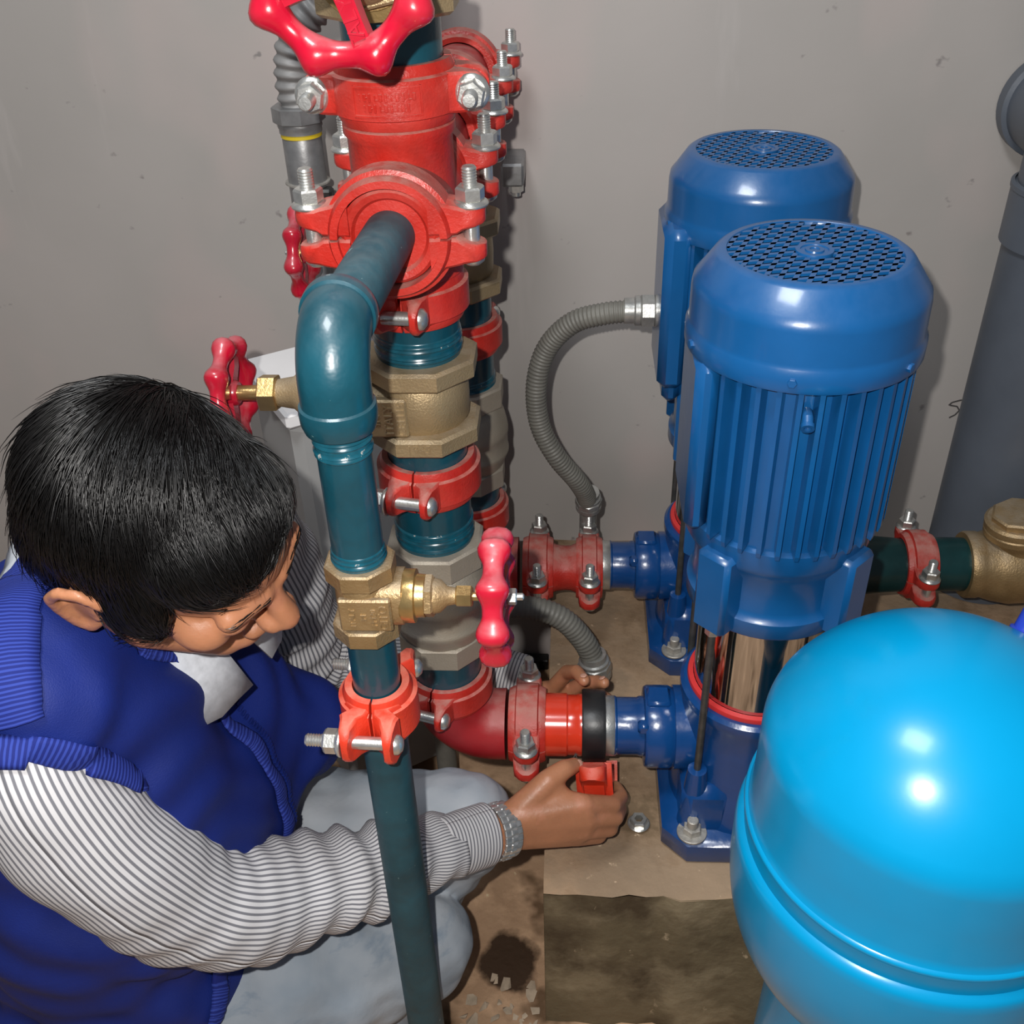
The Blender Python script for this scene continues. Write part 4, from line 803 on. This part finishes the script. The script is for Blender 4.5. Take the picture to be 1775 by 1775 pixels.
# ---- body: one continuous surface
b = MB()
def hb(c, r): blob(b, hp(*c), r, HM)
hb((-0.010, 0, 0.018), (0.092, 0.073, 0.086)); hb((0.030, 0, 0.025), (0.063, 0.062, 0.066)); hb((0.040, 0, -0.035), (0.052, 0.056, 0.070))
for s in (-1, 1):
    chain(b, [hp(-0.008, s*0.056, -0.045), hp(0.020, s*0.048, -0.082), hp(0.074, s*0.014, -0.104)], [0.018, 0.018, 0.018])
    hb((0.060, s*0.040, -0.026), (0.026, 0.024, 0.020)); chain(b, [hp(0.088, s*0.010, 0.006), hp(0.080, s*0.042, 0.010)], [0.011, 0.010])
    hb((0.079, s*0.031, -0.010), (0.014, 0.016, 0.011)); hb((0.103, s*0.0115, -0.036), (0.011, 0.0075, 0.008))
    # ear: plate, rim and lobe
    blob(b, hp(-0.012, s*0.074, -0.018), (0.016, 0.006, 0.026), HM)
    rim = []
    for k in range(13):
        a = math.radians(-60+ k*25); rim.append(hp(-0.016-0.017*math.cos(a)*-1*-1, s*(0.082+0.003*math.sin(a)), -0.014+0.028*math.sin(a)))
    rim = [hp(0.004, s*0.074, -0.006), hp(0.002, s*0.080, 0.010), hp(-0.012, s*0.084, 0.018), hp(-0.026, s*0.087, 0.010), hp(-0.032, s*0.088, -0.008), hp(-0.027, s*0.085, -0.026), hp(-0.016, s*0.080, -0.042), hp(-0.006, s*0.076, -0.046), hp(-0.002, s*0.074, -0.038)]
    chain(b, rim, [0.0048, 0.0046, 0.0046, 0.0048, 0.0048, 0.005, 0.0065, 0.0075, 0.006])
    chain(b, [hp(-0.002, s*0.076, -0.014), hp(0.000, s*0.077, -0.024)], [0.005, 0.0045])
chain(b, [hp(0.089, 0, 0.004), hp(0.099, 0, -0.014), hp(0.111, 0, -0.033)], [0.0085, 0.009, 0.0120])
hb((0.094, 0, -0.064), (0.011, 0.022, 0.009)); hb((0.091, 0, -0.074), (0.011, 0.019, 0.008)); hb((0.082, 0, -0.099), (0.019, 0.022, 0.018))
chain(b, [hp(-0.020, 0, -0.050), hp(-0.032, 0, -0.105), NB], [0.054, 0.056, 0.062])
chain(b, [SR, SL], [0.038, 0.038]); chain(b, [NB, V3((-0.42, 0.67, 0.25))], [0.07, 0.09])
chain(b, [SR, V3((-0.415, 0.540, 0.69)), V3((-0.394, 0.522, 0.62)), V3((-0.345, 0.540, 0.505)), V3((-0.292, 0.580, 0.450)), V3((-0.20, 0.648, 0.403)), V3((-0.12, 0.708, 0.366)), WR-V3((0.012, 0.01, -0.002))], [0.032, 0.032, 0.034, 0.035, 0.034, 0.030, 0.027, 0.026])
chain(b, [SL, V3((-0.338, 0.90, 0.58)), V3((-0.341, 0.95, 0.43)), V3((-0.315, 0.985, 0.380)), V3((-0.16, 1.010, 0.355)), WL+V3((0, 0, -0.012))], [0.036, 0.036, 0.034, 0.032, 0.027, 0.023])
chain(b, [V3((-0.45, 0.58, 0.19)), V3((-0.16, 0.684, 0.212)), V3((-0.30, 0.69, 0.03))], [0.07, 0.045, 0.035]); chain(b, [V3((-0.45, 0.76, 0.20)), V3((-0.122, 0.775, 0.322)), V3((-0.29, 0.80, 0.04))], [0.07, 0.045, 0.035])
# right hand
def pads(pts, r): q = []; [q.extend(rings_sphere(p, rr)) for p, rr in zip(pts, r)]; b.hull(q)
KI, KM, KR_, KP = V3((0.016, 0.764, 0.369)), V3((0.021, 0.759, 0.351)), V3((0.017, 0.757, 0.333)), V3((0.007, 0.760, 0.317))
w1, w2 = V3((-0.072, 0.745, 0.364)), V3((-0.072, 0.744, 0.334))
chain(b, [V3((-0.12, 0.708, 0.366)), WR], [0.029, 0.024])
pads([w1, w2, KI, KM], [0.017, 0.016, 0.0125, 0.0125]); pads([w1, w2, KM, KR_, KP], [0.017, 0.016, 0.0125, 0.012, 0.0115])
pads([w1, V3((-0.040, 0.770, 0.372)), KI, KM+V3((0, 0.010, 0))], [0.015, 0.016, 0.012, 0.012])
FR = [[KI, (0.050, 0.783, 0.346), (0.061, 0.807, 0.331), (0.056, 0.829, 0.322)], [KM, (0.053, 0.779, 0.328), (0.060, 0.805, 0.312), (0.052, 0.828, 0.304)],
      [KR_, (0.047, 0.777, 0.311), (0.053, 0.803, 0.297), (0.046, 0.824, 0.291)], [KP, (0.034, 0.777, 0.298), (0.040, 0.799, 0.286), (0.035, 0.816, 0.282)]]
for q in FR: chain(b, q, [0.0118, 0.0104, 0.0092, 0.0080])
TH = [V3((-0.052, 0.757, 0.372)), V3((-0.024, 0.775, 0.394)), V3((-0.006, 0.789, 0.397)), V3((0.006, 0.802, 0.390))]
chain(b, TH, [0.0165, 0.0135, 0.0115, 0.0090])
pads([TH[0], TH[1], KI+V3((-0.02, 0.008, 0.0))], [0.015, 0.0115, 0.010])
# left hand behind the line
kk = [V3((-0.022, 0.952, 0.364)), V3((-0.010, 0.956, 0.350)), V3((-0.002, 0.958, 0.334)), V3((0.000, 0.958, 0.318))]
pads([WL, WL+V3((0.0, 0.0, -0.02)), kk[0], kk[1], kk[2], kk[3]], [0.018, 0.016, 0.011, 0.011, 0.011, 0.010])
FL = [[kk[0], (-0.004, 0.942, 0.402), (0.008, 0.920, 0.424), (0.017, 0.897, 0.432)], [kk[1], (0.018, 0.946, 0.380), (0.034, 0.934, 0.394), (0.042, 0.922, 0.404)],
      [kk[2], (0.026, 0.950, 0.352), (0.042, 0.940, 0.362), (0.048, 0.930, 0.368)], [kk[3], (0.028, 0.952, 0.326), (0.044, 0.942, 0.330), (0.050, 0.932, 0.334)]]
for q in FL: chain(b, q, [0.0108, 0.0098, 0.0088, 0.0078])
chain(b, [WL+V3((0.010, -0.012, -0.012)), V3((-0.024, 0.945, 0.302)), V3((0.000, 0.930, 0.300)), V3((0.018, 0.914, 0.300))], [0.0145, 0.0125, 0.011, 0.009])
me = voxel(b, 0.0028, 5, 0.5); body = put('body', me, MT['skin'], person, 'brown-skinned head and hands')
# nails
def nail(tip, prev, nrm_, w_):
    d = (V3(tip)-V3(prev)).normalized(); n2 = V3(nrm_); n2 = (n2-d*n2.dot(d)).normalized(); s_ = d.cross(n2)
    c = V3(tip)+n2*0.0072+d*0.001; blob(B, c, (0.0050, w_, 0.0013), Matrix((d, s_, n2)).transposed())
for args in ((FL[0][3], FL[0][2], (0, -0.2, 1), 0.0042), (FL[1][3], FL[1][2], (0, -0.2, 1), 0.0042), (TH[3], TH[2], (0.2, -0.6, 0.8), 0.0046)):
    B = MB(); nail(*args); B.v = [tuple(V3(v)-person.matrix_world.translation) for v in B.v]; part('finger_nail', B, 'nail', body, 60)

# ---- eyebrows
ft = bvh(body.data)
for sd_ in (-1, 1):
    B = MB(); rs2 = random.Random(5)
    for k in range(18):
        t_ = rs2.random(); c = hp(0.105-0.016*t_, sd_*(0.012+0.036*t_), 0.0135+0.004*math.sin(t_*3)+rs2.uniform(-0.004, 0.004))-PL0; d = (hp(0.075, sd_*0.065, 0.014)-PL0-c).normalized()
        q = []
        for m_ in range(4):
            h, nn, _, _ = ft.find_nearest(c+d*0.0035*m_); q.append(h+nn*(0.0002+0.0002*m_))
        B.tube(q, [0.0004, 0.0004, 0.0003, 0.0001], 4)
    o = part('eyebrow', B, 'hair', body, 0); o['kind'] = 'stuff'

# ---- hair
b = MB()
def hh(c, r): blob(b, hp(*c), r, HM)
hh((-0.016, 0, 0.030), (0.092, 0.079, 0.081)); hh((-0.042, 0, -0.006), (0.062, 0.075, 0.077)); hh((0.026, -0.006, 0.050), (0.061, 0.062, 0.046)); hh((0.032, 0.008, 0.062), (0.052, 0.054, 0.032)); hh((-0.062, 0, -0.045), (0.038, 0.058, 0.048))
for s in (-1, 1): hh((0.018, s*0.066, 0.008), (0.030, 0.014, 0.036)); hh((0.012, s*0.068, -0.022), (0.010, 0.008, 0.022))
hm = voxel(b, 0.004, 6, 0.5); tr = bvh(hm)
co = arr(hm); tri = [tuple(p.vertices) for p in hm.polygons]
HB = MB(); rs = random.Random(3)
loc3 = lambda p: HM.transposed() @ (p-HC)
verts, faces = [], []
PL = person.matrix_world.translation
cnt = 0
while cnt < 11000:
    f_ = tri[rs.randrange(len(tri))]; p = V3(co[f_[0]])*rs.random(); 
    ws = [rs.random() for _ in f_]; S_ = sum(ws); p = V3((0, 0, 0))
    for w_, i in zip(ws, f_): p += V3(co[i])*(w_/S_)
    l_ = loc3(p)
    if l_.z < -0.085: continue
    cnt += 1
    # flow: from a left-side parting, across the crown to the right and forward
    side = -1 if l_.y < 0.068 else 1
    fr = min(1, max(0, (l_.x+0.02)/0.08))
    flow = Hl*(side*(0.75-0.35*fr)) + Hf*(0.30+0.75*fr+rs.gauss(0, 0.10)) - Hu*(0.45 if abs(l_.y) > 0.05 else 0.0) + Hl*rs.gauss(0, 0.10)
    bk = min(1, max(0, (-0.035-l_.x)/0.05)); flow = flow - Hf*(0.60*bk) - Hu*(0.75*bk)
    n = rs.randint(5, 8) if l_.x < 0.05 else rs.randint(4, 5); step = 0.0055+0.003*rs.random(); q = p.copy(); lift = 0.0006; pts = []
    lf = rs.uniform(0.0001, 0.0008) if rs.random() < 0.96 else rs.uniform(0.0010, 0.0020)
    for i in range(n):
        h, nn, _, _ = tr.find_nearest(q)
        if h is None: break
        pts.append(h+nn*lift); lift += lf
        tg = flow-nn*flow.dot(nn); tg.normalize(); q = h+tg*step
    if len(pts) < 4: continue
    wd = rs.uniform(0.0004, 0.0008); m0 = len(verts)
    for i, p_ in enumerate(pts):
        d = (pts[min(i+1, len(pts)-1)]-pts[max(i-1, 0)]).normalized(); x_ = frame(d, Hu if abs(d.dot(Hu)) < 0.9 else Hf); r_ = wd*(1-0.85*(i/(len(pts)-1))**2)
        for k in range(3):
            a = 2*math.pi*k/3; verts.append(p_+x_.col[0]*math.cos(a)*r_+x_.col[1]*math.sin(a)*r_-PL)
    for i in range(len(pts)-1):
        for k in range(3): faces.append((m0+i*3+k, m0+i*3+(k+1) % 3, m0+(i+1)*3+(k+1) % 3, m0+(i+1)*3+k))
hcap = put('hair', hm, MT['scalp'], person, 'short combed black hair')
sm = bpy.data.meshes.new('hair_strands'); sm.from_pydata([tuple(v) for v in verts], [], faces); sm.update(); sm.polygons.foreach_set('use_smooth', [True]*len(sm.polygons)); sm.materials.append(MT['hair'])
so = link('hair_strands', sm, hcap); so['kind'] = 'stuff'

# ---- vest
b = MB()
chain(b, [V3((-0.418, 0.560, 0.738)), V3((-0.405, 0.680, 0.742)), V3((-0.360, 0.815, 0.690))], [0.080, 0.064, 0.070])
blob(b, (-0.425, 0.675, 0.635), (0.096, 0.172, 0.115)); blob(b, (-0.412, 0.672, 0.480), (0.135, 0.172, 0.170)); blob(b, (-0.455, 0.665, 0.300), (0.130, 0.180, 0.130))
blob(b, (-0.360, 0.735, 0.520), (0.085, 0.085, 0.130)); blob(b, (-0.395, 0.60, 0.56), (0.095, 0.095, 0.15)); blob(b, (-0.475, 0.665, 0.440), (0.150, 0.180, 0.230)); blob(b, (-0.485, 0.665, 0.620), (0.100, 0.165, 0.140)); blob(b, (-0.50, 0.66, 0.26), (0.165, 0.185, 0.14)); blob(b, (-0.290, 0.765, 0.490), (0.060, 0.055, 0.060)); blob(b, (-0.375, 0.600, 0.650), (0.070, 0.075, 0.110))
vm = voxel(b, 0.007, 60, 0.7)
a = arr(vm); n_ = nrm(vm)
def wr(p, s): return np.sin(p[:, 2]*s+6*np.sin(p[:, 0]*9)+p[:, 1]*7)
a += n_*(0.0030*np.sin(a[:, 2]*70+a[:, 0]*60+3*np.sin(a[:, 1]*25))*np.clip((0.62-a[:, 2])*5, 0, 1)+0.0026*np.sin(a[:, 0]*62-a[:, 1]*45+4*np.sin(a[:, 2]*14))+0.0018*np.sin(a[:, 2]*120+5*np.sin(a[:, 1]*30)+a[:, 0]*50))[:, None]
setco(vm, a); vt = bvh(vm); vest = put('vest', vm, MT['vest'], person, 'royal blue sleeveless work vest')
def band(name, path, width, up, mt, parent, off=0.004, rib=0.004, label=None, tree=None, th=0.003):
    P = resample(smooth_path(path, 10), 0.004); V = []; U_ = []; Fc = []; s_ = 0.0
    for i, p in enumerate(P):
        h, nn, _, _ = tree.find_nearest(p); d = (P[min(i+1, len(P)-1)]-P[max(i-1, 0)]).normalized(); sd = nn.cross(d).normalized()
        if i: s_ += (P[i]-P[i-1]).length
        for j in range(7):
            o_ = (j/6-0.5)*width; h2, n2, _, _ = tree.find_nearest(h+sd*o_); V.append(h2+n2*(off+th*(1-abs(j/3-1)**3))-person.matrix_world.translation); U_.append((s_/rib, o_))
    for i in range(len(P)-1):
        for j in range(6): Fc.append((i*7+j, (i+1)*7+j, (i+1)*7+j+1, i*7+j+1))
    me = bpy.data.meshes.new(name); me.from_pydata([tuple(v) for v in V], [], Fc); me.update()
    uv = me.uv_layers.new(name='UVMap')
    for lp in me.loops: uv.data[lp.index].uv = U_[lp.vertex_index]
    me.polygons.foreach_set('use_smooth', [True]*len(me.polygons)); me.materials.append(MT[mt])
    o = link(name, me, parent)
    sd_ = o.modifiers.new('solid', 'SOLIDIFY'); sd_.thickness = 0.003; sd_.offset = -1
    if label: o['label'] = label
    return o
band('collar_trim', [(-0.45, 0.74, 0.80), (-0.465, 0.68, 0.80), (-0.44, 0.62, 0.79), (-0.39, 0.60, 0.755), (-0.345, 0.625, 0.70), (-0.315, 0.655, 0.64)], 0.022, None, 'rib', vest, tree=vt)
band('front_trim', [(-0.315, 0.655, 0.645), (-0.295, 0.66, 0.60), (-0.28, 0.655, 0.54), (-0.275, 0.65, 0.48), (-0.28, 0.635, 0.43), (-0.29, 0.61, 0.40), (-0.31, 0.58, 0.37), (-0.33, 0.555, 0.33), (-0.355, 0.54, 0.29)], 0.020, None, 'rib', vest, tree=vt)
band('shoulder_panel', [(-0.435, 0.620, 0.81), (-0.425, 0.565, 0.81), (-0.412, 0.52, 0.79), (-0.405, 0.50, 0.765)], 0.062, None, 'rib', vest, tree=vt, rib=0.003)

B = MB(); zp = resample(smooth_path([(-0.300, 0.675, 0.62), (-0.285, 0.675, 0.56), (-0.272, 0.668, 0.49), (-0.278, 0.652, 0.43), (-0.290, 0.625, 0.395), (-0.312, 0.595, 0.36), (-0.335, 0.565, 0.32)], 10), 0.0045)
for i_, p in enumerate(zp):
    h, nn, _, _ = vt.find_nearest(p); d = (zp[min(i_+1, len(zp)-1)]-zp[max(i_-1, 0)]).normalized(); sd_ = nn.cross(d).normalized()
    B.box(h+nn*0.003-PL0, (0.0024, 0.0055, 0.003), 0.0, Matrix((d, sd_, nn)).transposed())
o = part('zip_teeth', B, 'vest', vest, 0); o['kind'] = 'stuff'

# ---- shirt sleeves, cuffs, collar
def sleeve(name, pts, rad, nst, folds, parent, squash=0.9, stripes_along=True, seg=96, phase=0.0, ref=(0, 0, 1), mt='stripe', label=None, inner=True):
    P = smooth_path(pts, 14); n = len(P); rr = np.interp(np.linspace(0, len(rad)-1, n), range(len(rad)), rad)
    T = [(P[min(i+1, n-1)]-P[max(i-1, 0)]).normalized() for i in range(n)]
    x = frame(T[0], ref).col[0].copy(); V = []; U_ = []; Fc = []; s_ = 0
    for i in range(n):
        x = (x-T[i]*x.dot(T[i])).normalized(); y = T[i].cross(x); t_ = i/(n-1)
        if i: s_ += (P[i]-P[i-1]).length
        for k in range(seg+1):
            a = 2*math.pi*k/seg; r_ = rr[i]+folds(t_, a, s_)
            V.append(P[i]+(x*math.cos(a)+y*math.sin(a)*squash)*r_-PL)
            U_.append((k/seg*nst, s_) if stripes_along else (s_/nst, k/seg))
    m1 = seg+1
    for i in range(n-1):
        for k in range(seg): Fc.append((i*m1+k, i*m1+k+1, (i+1)*m1+k+1, (i+1)*m1+k))
    me = bpy.data.meshes.new(name); me.from_pydata([tuple(v) for v in V], [], Fc); me.update(); uv = me.uv_layers.new(name='UVMap')
    for lp in me.loops: uv.data[lp.index].uv = U_[lp.vertex_index]
    me.polygons.foreach_set('use_smooth', [True]*len(me.polygons)); me.materials.append(MT[mt]); o = link(name, me, parent)
    md = o.modifiers.new('solid', 'SOLIDIFY'); md.thickness = 0.0018; md.offset = -1
    if label: o['label'] = label
    return o
def foldR(t, a, s):
    e = math.exp(-((t-0.50)/0.15)**2); f2 = math.exp(-((t-0.82)/0.14)**2); g0 = math.exp(-((t-0.10)/0.12)**2)
    return 0.0050*e*math.sin(s*150+2.0*math.sin(a*1.0+0.5)+1.2*math.sin(a*2))*(0.55+0.45*math.cos(a-2.2)) + 0.0058*f2*math.sin(s*165+2.2*math.cos(a)+1.2*math.sin(2*a)) + 0.0030*math.sin(s*46+3*math.cos(a+0.7))*(0.4+0.6*t) + 0.0030*g0*math.sin(3*a+s*60)
sleeve('shirt_sleeve', [(-0.430, 0.630, 0.748), (-0.422, 0.540, 0.718), (-0.397, 0.518, 0.640), (-0.365, 0.528, 0.555), (-0.332, 0.548, 0.487), (-0.292, 0.580, 0.447), (-0.235, 0.622, 0.420), (-0.175, 0.668, 0.392), (-0.128, 0.703, 0.370)],
       [0.040, 0.062, 0.066, 0.062, 0.060, 0.057, 0.050, 0.043, 0.036], 66, foldR, person, label='near sleeve of the finely striped shirt')
slv = [o_ for o_ in person.children if o_.name.startswith('shirt_sleeve')][0]
nv_ = len(slv.data.vertices)
st_ = BVHTree.FromPolygons([v.co+PL for v in slv.data.vertices]+[v.co+PL for v in vest.data.vertices], [tuple(p.vertices) for p in slv.data.polygons]+[tuple(i_+nv_ for i_ in p.vertices) for p in vest.data.polygons])
band('armhole_trim', [(-0.474, 0.484, 0.744), (-0.436, 0.476, 0.758), (-0.412, 0.479, 0.758), (-0.391, 0.486, 0.751), (-0.374, 0.497, 0.737), (-0.358, 0.512, 0.713), (-0.345, 0.53, 0.681), (-0.352, 0.535, 0.655)], 0.024, None, 'rib', vest, tree=st_, off=0.004, th=0.0025)
sleeve('shirt_cuff', [(-0.140, 0.694, 0.376), (-0.118, 0.711, 0.366), (-0.094, 0.730, 0.356)], [0.0345, 0.0365, 0.0365], 0.0042, lambda t, a, s: 0.0008*math.sin(3*a+2), person, stripes_along=False)
def foldL(t, a, s): return 0.0045*math.exp(-((t-0.45)/0.25)**2)*math.sin(s*130+2*math.sin(a))+0.003*math.sin(s*55+2*math.cos(a))
sleeve('shirt_sleeve', [(-0.345, 0.850, 0.700), (-0.338, 0.885, 0.620), (-0.338, 0.925, 0.520), (-0.343, 0.955, 0.425), (-0.315, 0.985, 0.380), (-0.240, 1.010, 0.372), (-0.160, 1.012, 0.362), (-0.105, 1.000, 0.352)],
       [0.058, 0.062, 0.060, 0.060, 0.055, 0.046, 0.040, 0.035], 64, foldL, person, label='far sleeve of the finely striped shirt')
sleeve('shirt_cuff', [(-0.115, 1.001, 0.354), (-0.09, 0.995, 0.349), (-0.062, 0.988, 0.345)], [0.033, 0.034, 0.034], 0.0046, lambda t, a, s: 0.0, person, stripes_along=False)
# collar: stand plus folded leaf round the neck
V = []; Fc = []; nA = 44
nk_dir = (NB-hp(-0.032, 0, -0.105)).normalized(); ncen = NB-nk_dir*0.006; mN = frame(-nk_dir, Hf)
for i in range(nA+1):
    a = math.radians(6+348*i/nA); d = mN.col[0]*math.cos(a)+mN.col[1]*math.sin(a); fr = 0.5+0.5*math.cos(a)
    wv = 0.0025*math.sin(i*1.7)
    for r_, h_ in ((0.067, 0.016), (0.070, 0.044), (0.075, 0.052), (0.081+wv, 0.047), (0.091+0.018*fr+wv, 0.029-0.008*fr), (0.098+0.044*fr+wv, 0.012-0.030*fr)):
        V.append(ncen+d*r_-nk_dir*h_-PL)
for i in range(nA):
    for j in range(5): Fc.append((i*6+j, i*6+j+1, (i+1)*6+j+1, (i+1)*6+j))
me = bpy.data.meshes.new('shirt_collar'); me.from_pydata([tuple(v) for v in V], [], Fc); me.update(); me.polygons.foreach_set('use_smooth', [True]*len(me.polygons)); me.materials.append(MT['collar'])
o = link('shirt_collar', me, person); md = o.modifiers.new('s', 'SOLIDIFY'); md.thickness = 0.0025
# ---- jeans
b = MB()
chain(b, [V3((-0.47, 0.585, 0.195)), V3((-0.31, 0.635, 0.222)), V3((-0.172, 0.688, 0.212))], [0.105, 0.092, 0.062]); chain(b, [V3((-0.172, 0.688, 0.203)), V3((-0.24, 0.69, 0.10)), V3((-0.31, 0.69, 0.035))], [0.061, 0.060, 0.048])
chain(b, [V3((-0.46, 0.765, 0.215)), V3((-0.29, 0.775, 0.275)), V3((-0.125, 0.775, 0.318))], [0.100, 0.086, 0.062]); chain(b, [V3((-0.125, 0.776, 0.310)), V3((-0.19, 0.79, 0.17)), V3((-0.30, 0.80, 0.035))], [0.058, 0.052, 0.046])
blob(b, (-0.465, 0.67, 0.235), (0.125, 0.175, 0.12))
jm = voxel(b, 0.005, 6, 0.5); a = arr(jm); n_ = nrm(jm)
a += n_*(0.0035*np.sin(a[:, 0]*45+a[:, 1]*70-a[:, 2]*60+3*np.sin(a[:, 1]*18))*np.clip(1.2-np.abs(a[:, 0]+0.30)*6, 0, 1)+0.0015*np.sin(a[:, 0]*120+a[:, 2]*70))[:, None]
setco(jm, a); put('jeans', jm, MT['jeans'], person, 'faded grey-blue jeans')
for fx, fy in ((-0.36, 0.69), (-0.31, 0.805)):
    b = MB(); chain(b, [V3((fx-0.09, fy, FLOOR+0.040)), V3((fx, fy, FLOOR+0.040)), V3((fx+0.10, fy, FLOOR+0.026))], [0.038, 0.040, 0.026]); b.v = [(x_, y_, max(z_, FLOOR+0.001)) for x_, y_, z_ in b.v]
    put('shoe', voxel(b, 0.005, 3), MT['shoe'], person)
# ---- wristwatch
wc = V3((-0.079, 0.7395, 0.3495)); wa = (WR-V3((-0.128, 0.703, 0.370))).normalized(); mW = frame(wa, (0, -0.4, 0.9))
case = MB(); d0 = mW.col[0]*math.cos(math.radians(-115))+mW.col[1]*math.sin(math.radians(-115))
lk = MB(); lk.box((0, 0, 0), (0.0042, 0.0076, 0.0230), 0.0009); lk.box((0.0008, 0, 0), (0.0048, 0.0060, 0.0085), 0.0009); lme = lk.mesh('strap_link', MT['watch'], 30)
case.lathe([(0.0, -0.003), (0.016, -0.003), (0.0175, 0.0), (0.0175, 0.004), (0.0155, 0.006), (0.0, 0.006)], wc+d0*0.031-PL, d0, 32, cap=False)
wt = part('wristwatch', case, MT['watch'], person, 35, 'steel wristwatch with link bracelet')
for k in range(22):
    a = math.radians(-115+28+ k*(360-56)/21); d = mW.col[0]*math.cos(a)+mW.col[1]*math.sin(a)*0.93; tg = wa.cross(d)
    o = link('strap_link', lme, wt); m4 = Matrix((d.normalized(), tg.normalized(), wa)).transposed().to_4x4(); m4.translation = wc+d*0.0312-PL; o.matrix_local = m4

# ---- the coupling half in his hand, hugging the gasket from below
coupling('coupling_half', 'loose orange red coupling half held under the black gasket', (0.033, 0.846, 0.349), (1, -0.06, 0.10), (0.03, 0.68, -0.73), 0.0445, mt='orange', wd=0.021, thick=0.0115, halves=(-1,), ears=(), gap=0.3, flip=1, group=None)
